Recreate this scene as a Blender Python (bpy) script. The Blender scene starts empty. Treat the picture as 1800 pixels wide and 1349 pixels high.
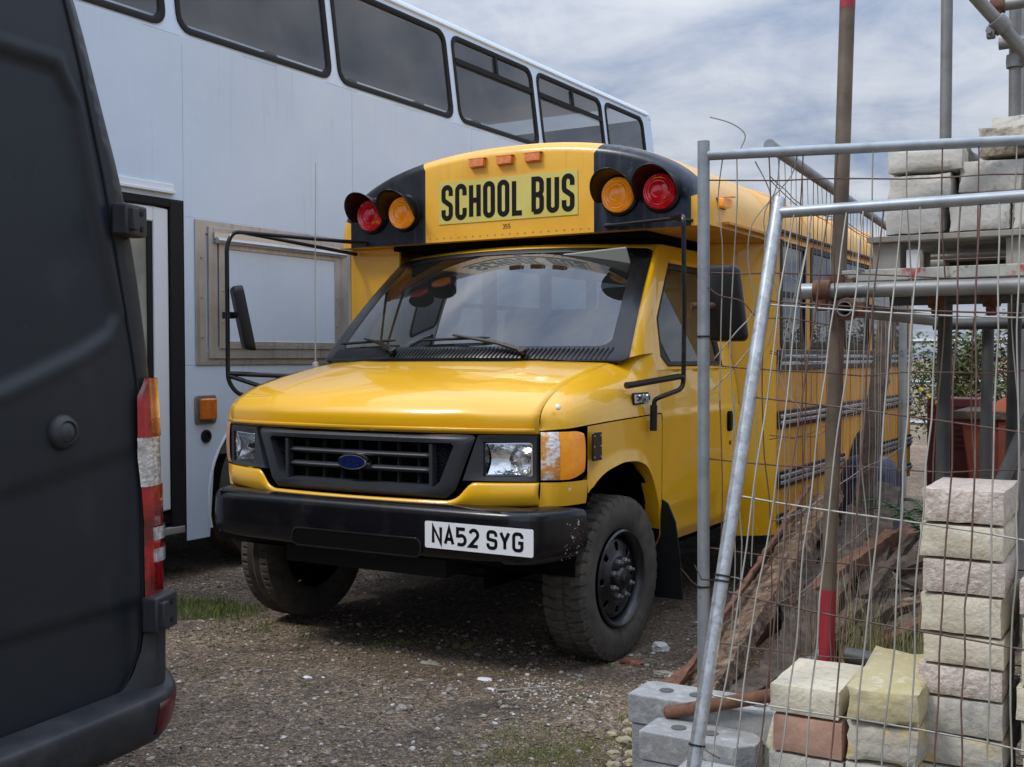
import bpy, bmesh, math, random
from mathutils import Vector, Matrix, noise
random.seed(7)
S = bpy.context.scene
R_ = math.radians
COL = S.collection

# ------------------------------------------------------------------ camera
cam = bpy.data.objects.new('camera', bpy.data.cameras.new('camera'))
COL.objects.link(cam)
cam.data.sensor_width = 36.0
cam.data.lens = 1990.5 / 1800 * 36
cam.data.clip_start = 0.05
cam.data.clip_end = 2000
yaw, pit, rol = -0.535, -0.0229, -0.0035
_r = Vector((math.cos(yaw), -math.sin(yaw), 0))
_f = Vector((math.sin(yaw) * math.cos(pit), math.cos(yaw) * math.cos(pit), math.sin(pit)))
_u = _r.cross(_f)
_R = math.cos(rol) * _r + math.sin(rol) * _u
_U = -math.sin(rol) * _r + math.cos(rol) * _u
cam.matrix_world = Matrix(((_R.x, _U.x, -_f.x, 3.16), (_R.y, _U.y, -_f.y, -3.89), (_R.z, _U.z, -_f.z, 1.365), (0, 0, 0, 1)))
S.camera = cam

# ------------------------------------------------------------------ sky: Nishita under broken cloud
SUN_AZ, SUN_EL = R_(218), R_(52)          # azimuth clockwise from +Y
w = bpy.data.worlds.new('World'); S.world = w; w.use_nodes = True
nt = w.node_tree; N = nt.nodes; L = nt.links; N.clear()
out = N.new('ShaderNodeOutputWorld'); bg = N.new('ShaderNodeBackground'); bg.inputs[1].default_value = 0.1
sky = N.new('ShaderNodeTexSky'); sky.sky_type = 'NISHITA'; sky.sun_disc = False
sky.sun_elevation = SUN_EL; sky.sun_rotation = SUN_AZ; sky.air_density = 1.0; sky.dust_density = 1.5
tc = N.new('ShaderNodeTexCoord'); sep = N.new('ShaderNodeSeparateXYZ'); L.new(tc.outputs['Generated'], sep.inputs[0])
def mth(op, a, b=None, c=None):
    n = N.new('ShaderNodeMath'); n.operation = op
    for i, q in enumerate((a, b, c)):
        if q is None: continue
        if isinstance(q, (int, float)): n.inputs[i].default_value = q
        else: L.new(q, n.inputs[i])
    return n.outputs[0]
zz = mth('ADD', mth('MAXIMUM', sep.outputs[2], 0.0), 0.16)
cmb = N.new('ShaderNodeCombineXYZ')
L.new(mth('DIVIDE', sep.outputs[0], zz), cmb.inputs[0]); L.new(mth('DIVIDE', sep.outputs[1], zz), cmb.inputs[1])
cmb.inputs[2].default_value = 3.7
n1 = N.new('ShaderNodeTexNoise'); n1.inputs['Scale'].default_value = 0.75; n1.inputs['Detail'].default_value = 7; n1.inputs['Roughness'].default_value = .56; n1.inputs['Distortion'].default_value = .9
n2 = N.new('ShaderNodeTexNoise'); n2.inputs['Scale'].default_value = 2.6; n2.inputs['Detail'].default_value = 8; n2.inputs['Roughness'].default_value = .6; n2.inputs['Distortion'].default_value = .5
L.new(cmb.outputs[0], n1.inputs['Vector']); L.new(cmb.outputs[0], n2.inputs['Vector'])
mixf = mth('MULTIPLY_ADD', mth('ADD', mth('MULTIPLY', n1.outputs[0], .66), mth('MULTIPLY', n2.outputs[0], .34)), 2.7, -.86)
ramp = N.new('ShaderNodeValToRGB'); L.new(mixf, ramp.inputs[0])
cr = ramp.color_ramp; cr.interpolation = 'B_SPLINE'
for p, c in zip((.30, .43, .53, .62, .78), ((2.3, 3.5, 6.0), (3.3, 4.6, 7.2), (4.9, 6.2, 8.5), (7.6, 8.6, 10.0), (12.9, 12.9, 13))):
    e = cr.elements[0] if p == .30 else (cr.elements[1] if p == .78 else cr.elements.new(p))
    e.position = p; e.color = (*[q / 13 for q in c], 1)
mx = N.new('ShaderNodeMix'); mx.data_type = 'RGBA'; mx.inputs['Factor'].default_value = .9
vm = N.new('ShaderNodeVectorMath'); vm.operation = 'SCALE'; L.new(ramp.outputs[0], vm.inputs[0])
L.new(mth('MULTIPLY', mth('MULTIPLY_ADD', mth('POWER', mth('MAXIMUM', sep.outputs[2], 0.0), 2.0), 2.0, .46), 13.0), vm.inputs['Scale'])   # overcast sky: brighter towards the zenith
L.new(sky.outputs[0], mx.inputs['A']); L.new(vm.outputs[0], mx.inputs['B'])
L.new(mx.outputs['Result'], bg.inputs[0]); L.new(bg.outputs[0], out.inputs[0])
sun = bpy.data.objects.new('sun', bpy.data.lights.new('sun', 'SUN')); COL.objects.link(sun)
sun.data.energy = 1.5; sun.data.angle = R_(14); sun.data.color = (1, .96, .9)
sd = Vector((math.sin(SUN_AZ) * math.cos(SUN_EL), math.cos(SUN_AZ) * math.cos(SUN_EL), math.sin(SUN_EL)))
sun.rotation_euler = sd.to_track_quat('Z', 'Y').to_euler()
S.view_settings.view_transform = 'Standard'; S.view_settings.look = 'None'
S.view_settings.exposure = 0.42; S.view_settings.gamma = 1.0; S.view_settings.use_curve_mapping = False

# ------------------------------------------------------------------ materials
MATS = {}
def mat(name, base, rough=.5, metal=0, coat=0, var=(), bump=None, spec=.5, trans=0, streak=None, rnd=0, emit=0):
    """var: [(colour, scale, lo, hi)] noise patches; bump: (scale, strength); streak: (colour, lo, hi) vertical runs; rnd: value change per object"""
    m = bpy.data.materials.new(name); m.use_nodes = True
    t = m.node_tree; n = t.nodes; l = t.links
    b = n['Principled BSDF']
    b.inputs['Roughness'].default_value = rough; b.inputs['Metallic'].default_value = metal
    b.inputs['Coat Weight'].default_value = coat; b.inputs['Coat Roughness'].default_value = .04
    b.inputs['Specular IOR Level'].default_value = spec
    b.inputs['Transmission Weight'].default_value = trans
    tcn = n.new('ShaderNodeTexCoord'); vec = tcn.outputs['Object']
    colr = n.new('ShaderNodeRGB'); colr.outputs[0].default_value = (*base, 1); col = colr.outputs[0]
    if rnd:
        oi = n.new('ShaderNodeObjectInfo'); hs = n.new('ShaderNodeHueSaturation')
        mr = n.new('ShaderNodeMapRange'); l.new(oi.outputs['Random'], mr.inputs[0])
        mr.inputs[3].default_value = 1 - rnd; mr.inputs[4].default_value = 1 + rnd
        l.new(mr.outputs[0], hs.inputs['Value']); l.new(col, hs.inputs['Color']); col = hs.outputs[0]
    for i, (c2, sc, lo, hi) in enumerate(var):
        tx = n.new('ShaderNodeTexNoise'); tx.inputs['Scale'].default_value = sc; tx.inputs['Detail'].default_value = 6
        tx.inputs['Roughness'].default_value = .62
        mp = n.new('ShaderNodeMapping'); mp.inputs['Location'].default_value = (i * 3.1, i * 7.7, i * 1.3)
        l.new(vec, mp.inputs[0]); l.new(mp.outputs[0], tx.inputs['Vector'])
        mr = n.new('ShaderNodeMapRange'); mr.inputs[1].default_value = lo; mr.inputs[2].default_value = hi
        l.new(tx.outputs[0], mr.inputs[0])
        mxn = n.new('ShaderNodeMix'); mxn.data_type = 'RGBA'
        l.new(mr.outputs[0], mxn.inputs['Factor']); l.new(col, mxn.inputs['A']); mxn.inputs['B'].default_value = (*c2, 1)
        col = mxn.outputs['Result']
    if streak:
        c2, lo, hi = streak
        tx = n.new('ShaderNodeTexNoise'); tx.inputs['Scale'].default_value = 1; tx.inputs['Detail'].default_value = 5
        mp = n.new('ShaderNodeMapping'); mp.inputs['Scale'].default_value = (26, 26, 1.1)
        l.new(vec, mp.inputs[0]); l.new(mp.outputs[0], tx.inputs['Vector'])
        mr = n.new('ShaderNodeMapRange'); mr.inputs[1].default_value = lo; mr.inputs[2].default_value = hi
        l.new(tx.outputs[0], mr.inputs[0])
        mxn = n.new('ShaderNodeMix'); mxn.data_type = 'RGBA'
        l.new(mr.outputs[0], mxn.inputs['Factor']); l.new(col, mxn.inputs['A']); mxn.inputs['B'].default_value = (*c2, 1)
        col = mxn.outputs['Result']
    l.new(col, b.inputs['Base Color'])
    if emit:
        l.new(col, b.inputs['Emission Color']); b.inputs['Emission Strength'].default_value = emit
    if bump:
        tx = n.new('ShaderNodeTexNoise'); tx.inputs['Scale'].default_value = bump[0]; tx.inputs['Detail'].default_value = 5
        l.new(vec, tx.inputs['Vector'])
        bp = n.new('ShaderNodeBump'); bp.inputs['Strength'].default_value = bump[1]; bp.inputs['Distance'].default_value = bump[2] if len(bump) > 2 else .01
        l.new(tx.outputs[0], bp.inputs['Height']); l.new(bp.outputs[0], b.inputs['Normal'])
    MATS[name] = m
    return m
def glassmat(name, tint, refl_rough=.0, ior=1.52, dirt=0.0, dirtcol=(.35, .35, .34), boost=1.0):
    m = bpy.data.materials.new(name); m.use_nodes = True
    t = m.node_tree; n = t.nodes; l = t.links; n.clear()
    o = n.new('ShaderNodeOutputMaterial'); tr = n.new('ShaderNodeBsdfTransparent'); tr.inputs[0].default_value = (*tint, 1)
    gl = n.new('ShaderNodeBsdfGlossy'); gl.inputs['Roughness'].default_value = refl_rough
    lw = n.new('ShaderNodeLayerWeight'); lw.inputs[0].default_value = .5      # Schlick reflectance, the same from both sides of a pane
    pw = n.new('ShaderNodeMath'); pw.operation = 'POWER'; pw.inputs[1].default_value = 5; l.new(lw.outputs['Facing'], pw.inputs[0])
    fr = n.new('ShaderNodeMath'); fr.operation = 'MULTIPLY_ADD'; fr.inputs[1].default_value = .957; fr.inputs[2].default_value = .043; l.new(pw.outputs[0], fr.inputs[0])
    ms = n.new('ShaderNodeMixShader')
    mu = n.new('ShaderNodeMath'); mu.operation = 'MULTIPLY'; mu.use_clamp = True; mu.inputs[1].default_value = boost
    l.new(fr.outputs[0], mu.inputs[0]); l.new(mu.outputs[0], ms.inputs[0])
    base = tr.outputs[0]
    if dirt:
        df = n.new('ShaderNodeBsdfDiffuse'); df.inputs[0].default_value = (*dirtcol, 1)
        tcn = n.new('ShaderNodeTexCoord'); tx = n.new('ShaderNodeTexNoise'); tx.inputs['Scale'].default_value = 2.3; tx.inputs['Detail'].default_value = 6
        l.new(tcn.outputs['Object'], tx.inputs['Vector'])
        mr = n.new('ShaderNodeMapRange'); mr.inputs[1].default_value = .3; mr.inputs[2].default_value = .75
        mr.inputs[3].default_value = dirt * .5; mr.inputs[4].default_value = dirt * 1.4
        l.new(tx.outputs[0], mr.inputs[0])
        m2 = n.new('ShaderNodeMixShader'); l.new(mr.outputs[0], m2.inputs[0]); l.new(tr.outputs[0], m2.inputs[1]); l.new(df.outputs[0], m2.inputs[2])
        base = m2.outputs[0]
    l.new(base, ms.inputs[1]); l.new(gl.outputs[0], ms.inputs[2]); l.new(ms.outputs[0], o.inputs[0])
    MATS[name] = m
    return m

YEL = (.82, .44, .006)
mat('yellow_paint', YEL, .32, coat=.85, var=[((.76, .385, .006), 1.3, .45, .75), ((.42, .26, .06), 34, .69, .80)], bump=(2.2, .03, .02))
mat('yellow_header', (.84, .45, .035), .42, coat=.35, var=[((.72, .33, .02), 2.5, .45, .8), ((.55, .36, .12), 22, .66, .78)], streak=((.62, .33, .05), .62, .85))
mat('yellow_brownish', (.66, .30, .02), .55, coat=.1, var=[((.42, .19, .02), 3, .42, .75), ((.2, .11, .03), 14, .64, .74)], streak=((.34, .18, .04), .55, .8))  # darker, browner yellow with blotches and streaks
mat('roof_faded', (.78, .45, .13), .6, coat=.05, var=[((.68, .37, .10), 2, .4, .75), ((.35, .25, .14), 20, .66, .75)])
mat('black_panel', (.008, .008, .010), .3, coat=.1, spec=.35, var=[((.022, .024, .032), 5, .45, .75), ((.09, .10, .12), 17, .64, .82)], streak=((.06, .065, .08), .55, .85))
mat('black_panel_worn', (.009, .012, .019), .3, coat=.1, spec=.35, var=[((.04, .055, .085), 4, .42, .7), ((.12, .13, .15), 15, .62, .8)], streak=((.07, .085, .12), .5, .8))
mat('black_gloss', (.006, .006, .007), .3, coat=.1, spec=.4, var=[((.03, .028, .026), 9, .55, .8)])
mat('bumper_black', (.006, .006, .008), .24, coat=.12, spec=.35, var=[((.022, .021, .02), 6, .5, .8)], bump=(30, .04))
mat('black_trim', (.010, .010, .011), .5, spec=.35)
mat('van_reflector', (.10, .006, .010), .35, coat=.2, var=[((.05, .01, .012), 12, .45, .7)])
mat('rubber', (.010, .010, .011), .7, spec=.3)
mat('grey_plastic', (.030, .033, .040), .42, bump=(120, .05), var=[((.045, .046, .05), 7, .5, .8)])
mat('dark_void', (.005, .005, .005), .9, spec=.05)
mat('tyre', (.062, .054, .045), .85, var=[((.105, .092, .072), 7, .42, .72), ((.022, .021, .02), 18, .5, .8)], bump=(90, .25, .004))
mat('rim_black', (.010, .010, .012), .33, coat=.2, var=[((.03, .028, .026), 14, .55, .8)])
mat('chrome', (.75, .75, .76), .12, 1)
mat('mirror_glass', (.8, .8, .8), .02, 1)
mat('reflector', (.82, .82, .82), .1, 1, bump=(26, .5, .01))
mat('amber', (.85, .26, .008), .18, coat=.8, var=[((1, .40, .02), 9, .4, .7)], emit=.10)
mat('amber_dark', (.55, .13, .012), .25, coat=.6, var=[((.75, .22, .03), 30, .45, .7)])
mat('amber_faded', (.52, .26, .17), .35, coat=.3, bump=(60, .2))
mat('red_lens', (.50, .004, .012), .14, coat=.9, var=[((.75, .01, .03), 10, .45, .7)], emit=.05)
mat('red_lens_van', (.34, .004, .010), .1, coat=1, var=[((.10, .001, .004), 9, .42, .6)], bump=(200, .12), emit=.05)
mat('clear_lens', (.80, .81, .82), .10, .6, coat=1, var=[((.55, .56, .57), 30, .45, .6)], bump=(60, .9, .006))
mat('clear_amber', (.80, .34, .06), .12, .2, coat=1, var=[((.88, .88, .88), 11, .50, .57)], bump=(60, .9, .006))
mat('sign_film', (.60, .50, .10), .35, coat=.5, var=[((.66, .57, .16), 4, .4, .7)])
mat('letter_black', (.006, .006, .007), .5, spec=.2)
mat('plate_white', (.78, .79, .80), .35, coat=.3, var=[((.6, .6, .6), 12, .62, .8)])
mat('ford_blue', (.006, .012, .10), .15, coat=1)
mat('white_paint', (.76, .77, .77), .4)
mat('dd_paint', (.60, .71, .85), .42, coat=.25, var=[((.52, .635, .78), .9, .4, .7), ((.50, .54, .58), 6, .64, .85)], bump=(1.3, .12, .06), streak=((.50, .575, .66), .60, .85))
mat('dd_white', (.72, .77, .82), .4, coat=.2)
mat('alu', (.50, .50, .50), .42, .55, var=[((.36, .345, .33), 3, .45, .75)], streak=((.30, .28, .265), .5, .8))
mat('alu_bright', (.58, .60, .62), .3, .8, var=[((.42, .40, .38), 5, .5, .75)])
mat('dd_window_dark', (.02, .022, .025), .6)
mat('dd_int', (.11, .11, .105), .9)
mat('interior_grey', (.16, .17, .165), .8, var=[((.10, .105, .10), 4, .4, .7)])
mat('seat_grey', (.055, .058, .062), .85)
mat('van_black', (.0105, .0140, .0195), .5, coat=.04, spec=.4, bump=(1.4, .03, .02), var=[((.013, .0165, .022), 2, .4, .7), ((.045, .046, .048), 23, .67, .8), ((.022, .025, .030), 6, .58, .8)])
mat('van_plastic', (.020, .022, .027), .55, bump=(160, .1), var=[((.05, .05, .052), 7, .5, .78)])
mat('van_seam', (.005, .005, .006), .8)
mat('galv', (.48, .50, .51), .34, .75, var=[((.62, .64, .66), 26, .45, .62), ((.33, .35, .36), 55, .5, .7)])
mat('galv_dull', (.34, .37, .39), .45, .6, var=[((.24, .26, .28), 12, .45, .7), ((.22, .10, .06), 16, .70, .78)])
mat('wire', (.34, .33, .29), .5, .35, var=[((.22, .20, .165), 5, .45, .7)])
mat('wire_rust', (.105, .055, .040), .75, .1, var=[((.19, .15, .125), 5, .5, .75)])
mat('scaff_brown', (.13, .098, .070), .6, .3, var=[((.20, .165, .12), 6, .42, .7), ((.085, .055, .04), 11, .5, .75), ((.30, .29, .26), 24, .70, .8)])
mat('scaff_grey', (.25, .25, .24), .5, .5, var=[((.17, .165, .155), 6, .42, .7), ((.30, .30, .30), 15, .6, .8)])
mat('scaff_dark', (.10, .105, .105), .6, .4, var=[((.06, .06, .06), 7, .4, .7)])
mat('red_paint', (.30, .018, .032), .5, var=[((.30, .02, .03), 12, .45, .7)])
mat('rust', (.12, .052, .028), .85, var=[((.19, .09, .05), 16, .42, .65), ((.08, .035, .022), 30, .52, .7)], bump=(70, .6, .006))
mat('rust_red', (.24, .045, .022), .7, var=[((.13, .028, .018), 4, .42, .7), ((.34, .10, .05), 13, .6, .75)])
mat('rust_orange', (.55, .17, .08), .7, var=[((.42, .12, .06), 6, .4, .7)])
mat('concrete', (.33, .335, .33), .9, var=[((.24, .24, .235), 9, .42, .68), ((.42, .425, .42), 26, .52, .7)], bump=(45, .6, .008), rnd=.06)
mat('concrete_hole_shade', (.10, .105, .105), .9)
mat('stone_cream', (.60, .54, .41), .9, var=[((.69, .63, .50), 14, .45, .65), ((.46, .42, .31), 40, .52, .7)], bump=(85, .6, .006), rnd=.06)
mat('stone_pink', (.56, .475, .405), .9, var=[((.68, .61, .53), 60, .45, .62), ((.43, .345, .285), 45, .5, .68)], bump=(75, .9, .008), rnd=.06)
mat('stone_brown', (.40, .235, .165), .9, var=[((.46, .29, .21), 30, .45, .65)], bump=(90, .4, .004))
mat('stone_grey', (.49, .455, .375), .9, var=[((.33, .32, .29), 22, .45, .65), ((.58, .56, .50), 50, .58, .7)], bump=(80, .6, .006), rnd=.06)
mat('stone_yellow', (.50, .44, .27), .9, var=[((.47, .40, .20), 9, .42, .65), ((.62, .57, .40), 25, .56, .68)], bump=(30, .7, .012))
mat('stone_fossil', (.47, .44, .36), .9, var=[((.60, .44, .18), 7, .52, .60), ((.36, .345, .31), 24, .5, .68)], bump=(45, .7, .010))
mat('stone_wall', (.58, .56, .50), .92, var=[((.66, .64, .58), 8, .42, .65), ((.35, .34, .30), 30, .55, .72)], bump=(60, .5, .006), rnd=.07)
mat('stone_lichen', (.33, .29, .22), .92, var=[((.50, .45, .36), 20, .45, .6), ((.14, .13, .10), 28, .52, .68)], bump=(50, .8, .010))
mat('stone_dark', (.17, .17, .155), .92, var=[((.30, .29, .26), 30, .5, .65)], bump=(50, .8, .010))
mat('timber_grey', (.34, .32, .28), .85, var=[((.24, .22, .19), 9, .42, .68)], bump=(40, .5, .004), rnd=.1)
mat('timber_dark', (.060, .042, .030), .9, var=[((.11, .08, .058), 12, .45, .65), ((.03, .02, .015), 24, .5, .65)], bump=(35, .5, .006))
mat('rotten', (.145, .090, .055), .95, var=[((.27, .19, .125), 13, .48, .62), ((.060, .034, .022), 22, .46, .58), ((.42, .34, .25), 45, .62, .72)], bump=(38, 1.0, .02))
mat('board_painted', (.36, .36, .33), .8, var=[((.42, .07, .08), 14, .55, .59), ((.05, .055, .06), 19, .55, .59), ((.50, .50, .40), 8, .5, .7)], bump=(40, .4, .004))
mat('dirt_stone', (.31, .265, .215), .9, var=[((.42, .39, .35), 20, .45, .65)], rnd=.3, bump=(60, .5, .005))
mat('pebble_tan', (.42, .35, .22), .85, var=[((.34, .28, .17), 20, .45, .65)], rnd=.2)
mat('chip_white', (.66, .64, .60), .8, var=[((.42, .38, .32), 14, .42, .60)], rnd=.15)
mat('gravel', (.20, .150, .105), .95, var=[((.34, .275, .20), 3.5, .48, .66), ((.10, .085, .07), 5, .5, .68)])
mat('straw', (.30, .245, .18), .9, var=[((.13, .105, .08), 40, .42, .6)])
mat('brick_red', (.26, .085, .05), .9, var=[((.50, .30, .22), 18, .55, .7)], bump=(60, .6, .006))
mat('slate', (.085, .095, .125), .7, bump=(40, .4, .004))
mat('blue_scrap', (.10, .30, .55), .5)
mat('green_scrap', (.04, .32, .26), .5)
mat('paper', (.74, .74, .76), .8)
mat('grass', (.17, .22, .05), .7, var=[((.20, .18, .06), 3, .45, .7)], rnd=.2)
mat('dry_grass', (.26, .20, .11), .8)
mat('moss', (.27, .245, .075), .9, var=[((.17, .19, .05), 9, .45, .65), ((.33, .27, .14), 30, .55, .7)])
mat('leaf', (.075, .115, .03), .6, var=[((.11, .10, .03), 2.5, .45, .7)])
mat('leaf_autumn', (.16, .085, .035), .6, var=[((.10, .10, .03), 2, .4, .7)])
mat('fern', (.035, .075, .025), .6)
mat('bark', (.16, .14, .12), .9, bump=(40, .5))
mat('maroon', (.12, .022, .025), .6)
mat('tape_yellow', (.75, .58, .03), .5)
mat('tape_black', (.012, .012, .012), .5)
mat('orange_net', (.35, .03, .03), .6)
mat('plastic_tie', (.01, .01, .01), .4)
mat('blue_drum', (.012, .022, .07), .35)
mat('cream_cloth', (.36, .38, .36), .8)
glassmat('windscreen', (.22, .26, .255), boost=2.7, dirt=.025, dirtcol=(.45, .47, .46))
glassmat('frosted', (.6, .63, .6), boost=1.2, dirt=.55, dirtcol=(.46, .50, .46))
glassmat('cab_glass', (.55, .62, .58), boost=1.6, dirt=.03)
glassmat('body_glass', (.55, .58, .60), boost=1.4, dirt=.16, dirtcol=(.42, .44, .48))
glassmat('dd_glass', (.50, .52, .53), boost=1.9, dirt=.20, dirtcol=(.27, .275, .275))
glassmat('lens_glass', (.93, .94, .94), boost=1.3)

# ------------------------------------------------------------------ mesh helpers
def lerp(a, b, t): return a + (b - a) * t
class MB:
    def __init__(s): s.v = []; s.f = []
    def add(s, vs, fs):
        o = len(s.v); s.v += [tuple(p) for p in vs]; s.f += [tuple(i + o for i in f) for f in fs]; return s
    def box(s, x0, x1, y0, y1, z0, z1):
        return s.add([(x, y, z) for z in (z0, z1) for y in (y0, y1) for x in (x0, x1)],
                     [(0, 2, 3, 1), (4, 5, 7, 6), (0, 1, 5, 4), (2, 6, 7, 3), (0, 4, 6, 2), (1, 3, 7, 5)])
    def obox(s, c, size, rot=(0, 0, 0)):
        from mathutils import Euler
        m = Euler(rot).to_matrix(); c = Vector(c); hx, hy, hz = [q / 2 for q in size]
        vs = [c + m @ Vector((x, y, z)) for z in (-hz, hz) for y in (-hy, hy) for x in (-hx, hx)]
        return s.add(vs, [(0, 2, 3, 1), (4, 5, 7, 6), (0, 1, 5, 4), (2, 6, 7, 3), (0, 4, 6, 2), (1, 3, 7, 5)])
    def tube(s, pts, r, n=10, cap=True):
        pts = [Vector(p) for p in pts]; m = len(pts); rings = []
        rr = r if hasattr(r, '__len__') else [r] * m
        prev = None
        for i, p in enumerate(pts):
            d = (pts[min(i + 1, m - 1)] - pts[max(i - 1, 0)]).normalized()
            if prev is None:
                a = Vector((0, 0, 1)) if abs(d.z) < .9 else Vector((1, 0, 0))
                u = d.cross(a).normalized()
            else:
                u = (prev - d * prev.dot(d)).normalized()
            prev = u; v = d.cross(u)
            rings.append([p + (u * math.cos(2 * math.pi * k / n) + v * math.sin(2 * math.pi * k / n)) * rr[i] for k in range(n)])
        vs = [q for g in rings for q in g]
        fs = [(i * n + k, i * n + (k + 1) % n, (i + 1) * n + (k + 1) % n, (i + 1) * n + k) for i in range(m - 1) for k in range(n)]
        if cap: fs += [tuple(range(n - 1, -1, -1)), tuple((m - 1) * n + k for k in range(n))]
        return s.add(vs, fs)
    def pipe(s, a, b, ro, ri, n=16):
        """open hollow pipe with visible wall at both ends"""
        a = Vector(a); b = Vector(b); d = (b - a).normalized()
        u = d.cross(Vector((0, 0, 1)) if abs(d.z) < .9 else Vector((1, 0, 0))).normalized(); v = d.cross(u)
        cs = [(math.cos(2 * math.pi * k / n), math.sin(2 * math.pi * k / n)) for k in range(n)]
        vs = [c + (u * x + v * y) * r for c, r in ((a, ri), (a, ro), (b, ro), (b, ri)) for x, y in cs]
        fs = [(i * n + k, i * n + (k + 1) % n, ((i + 1) % 4) * n + (k + 1) % n, ((i + 1) % 4) * n + k) for i in range(4) for k in range(n)]
        return s.add(vs, fs)
    def lathe(s, prof, c, axis, n=32, a0=0, a1=2 * math.pi):
        c = Vector(c); d = Vector(axis).normalized()
        u = d.cross(Vector((0, 0, 1)) if abs(d.z) < .9 else Vector((1, 0, 0))).normalized(); v = u.cross(d)
        full = abs(a1 - a0 - 2 * math.pi) < 1e-6; m = n if full else n + 1
        vs = [c + d * h + (u * math.cos(a0 + (a1 - a0) * k / n) + v * math.sin(a0 + (a1 - a0) * k / n)) * r for r, h in prof for k in range(m)]
        fs = []
        for i in range(len(prof) - 1):
            for k in range(n):
                k2 = (k + 1) % m
                fs.append((i * m + k, i * m + k2, (i + 1) * m + k2, (i + 1) * m + k))
        return s.add(vs, fs)
    def grid(s, fn, nu, nv):
        vs = [fn(i / nu, j / nv) for j in range(nv + 1) for i in range(nu + 1)]
        fs = [(j * (nu + 1) + i, j * (nu + 1) + i + 1, (j + 1) * (nu + 1) + i + 1, (j + 1) * (nu + 1) + i) for j in range(nv) for i in range(nu)]
        return s.add(vs, fs)
    def rows(s, rows, close=False):
        n = len(rows[0]); vs = [p for r in rows for p in r]
        fs = [(j * n + i, j * n + (i + 1) % n, (j + 1) * n + (i + 1) % n, (j + 1) * n + i) for j in range(len(rows) - 1) for i in range(n if close else n - 1)]
        return s.add(vs, fs)
    def ring(s, outer, inner): return s.rows([outer, inner], True)
    def poly(s, pts): return s.add(pts, [tuple(range(len(pts)))])
    def slab(s, pts, d):
        """polygon extruded along vector d"""
        d = Vector(d); n = len(pts); a = [Vector(p) for p in pts]; b = [p + d for p in a]
        return s.add(a + b, [tuple(range(n - 1, -1, -1)), tuple(range(n, 2 * n))] + [(i, (i + 1) % n, n + (i + 1) % n, n + i) for i in range(n)])
    def mirror(s):
        m = MB(); m.v = [(-x, y, z) for x, y, z in s.v]; m.f = [tuple(reversed(f)) for f in s.f]; return m
    def build(s, name, material, parent=None, smooth=35, bevel=0, solid=0, sub=0, weld=True, loc=None):
        me = bpy.data.meshes.new(name); me.from_pydata(s.v, [], s.f); me.validate()
        if weld or True:
            b = bmesh.new(); b.from_mesh(me)
            if weld: bmesh.ops.remove_doubles(b, verts=b.verts, dist=1e-5)
            bmesh.ops.recalc_face_normals(b, faces=b.faces); b.to_mesh(me); b.free()
        if smooth:
            me.shade_smooth(); me.set_sharp_from_angle(angle=R_(smooth))
        me.materials.append(MATS[material])
        o = bpy.data.objects.new(name, me); COL.objects.link(o)
        if loc is not None: o.location = loc
        if parent: o.parent = parent
        if solid:
            md = o.modifiers.new('solid', 'SOLIDIFY'); md.thickness = abs(solid); md.offset = -1 if solid > 0 else 1
        if bevel:
            md = o.modifiers.new('bevel', 'BEVEL'); md.width = bevel; md.segments = 2; md.limit_method = 'ANGLE'; md.angle_limit = R_(40)
        if sub:
            md = o.modifiers.new('sub', 'SUBSURF'); md.levels = sub; md.render_levels = sub
        return o
def empty(name, loc=(0, 0, 0)):
    o = bpy.data.objects.new(name, None); COL.objects.link(o); o.location = loc; return o
def tag(o, label=None, cat=None, group=None, kind=None):
    if label: o['label'] = label
    if cat: o['category'] = cat
    if group: o['group'] = group
    if kind: o['kind'] = kind
    return o
def cat_rom(P, t):
    """smooth curve through control tuples, t in 0..1"""
    n = len(P) - 1; x = min(max(t, 0), 1) * n; i = min(int(x), n - 1); f = x - i
    p0, p1, p2, p3 = P[max(i - 1, 0)], P[i], P[i + 1], P[min(i + 2, n)]
    return tuple(.5 * (2 * b + (c - a) * f + (2 * a - 5 * b + 4 * c - d) * f * f + (3 * b - a - 3 * c + d) * f ** 3) for a, b, c, d in zip(p0, p1, p2, p3))
def interp(T, x):
    if x <= T[0][0]: return T[0][1]
    for (a, va), (b, vb) in zip(T, T[1:]):
        if x <= b: return lerp(va, vb, (x - a) / (b - a))
    return T[-1][1]
def rrect(x0, x1, z0, z1, r, n=5):
    """rounded rectangle, counter-clockwise from bottom-left corner arc; middle point of each arc faces the corner"""
    pts = []
    rs = r if hasattr(r, '__len__') else [r] * 4
    for k, (cx, cz, a, q) in enumerate(((x0, z0, 180, rs[0]), (x1, z0, 270, rs[1]), (x1, z1, 0, rs[2]), (x0, z1, 90, rs[3]))):
        ccx = cx + q if cx == x0 else cx - q; ccz = cz + q if cz == z0 else cz - q
        for i in range(n): t = R_(a + 90 * i / (n - 1)); pts.append((ccx + q * math.cos(t), ccz + q * math.sin(t)))
    return pts
def cell_ring(x0, x1, z0, z1, n=5):
    """outline of a cell with the same count as rrect(n): arc points spread along the two edges at each corner"""
    pts = []; m = n // 2
    for k, (cx, cz) in enumerate(((x0, z0), (x1, z0), (x1, z1), (x0, z1))):
        dx = (x1 - x0) * .25; dz = (z1 - z0) * .25
        pin = [(0, 1), (-1, 0), (0, -1), (1, 0)][k]; pout = [(1, 0), (0, 1), (-1, 0), (0, -1)][k]
        for i in range(n):
            if i < m: q = (m - i) / m; pts.append((cx + pin[0] * dx * q, cz + pin[1] * dz * q))
            elif i == m: pts.append((cx, cz))
            else: q = (i - m) / m; pts.append((cx + pout[0] * dx * q, cz + pout[1] * dz * q))
    return pts
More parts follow.
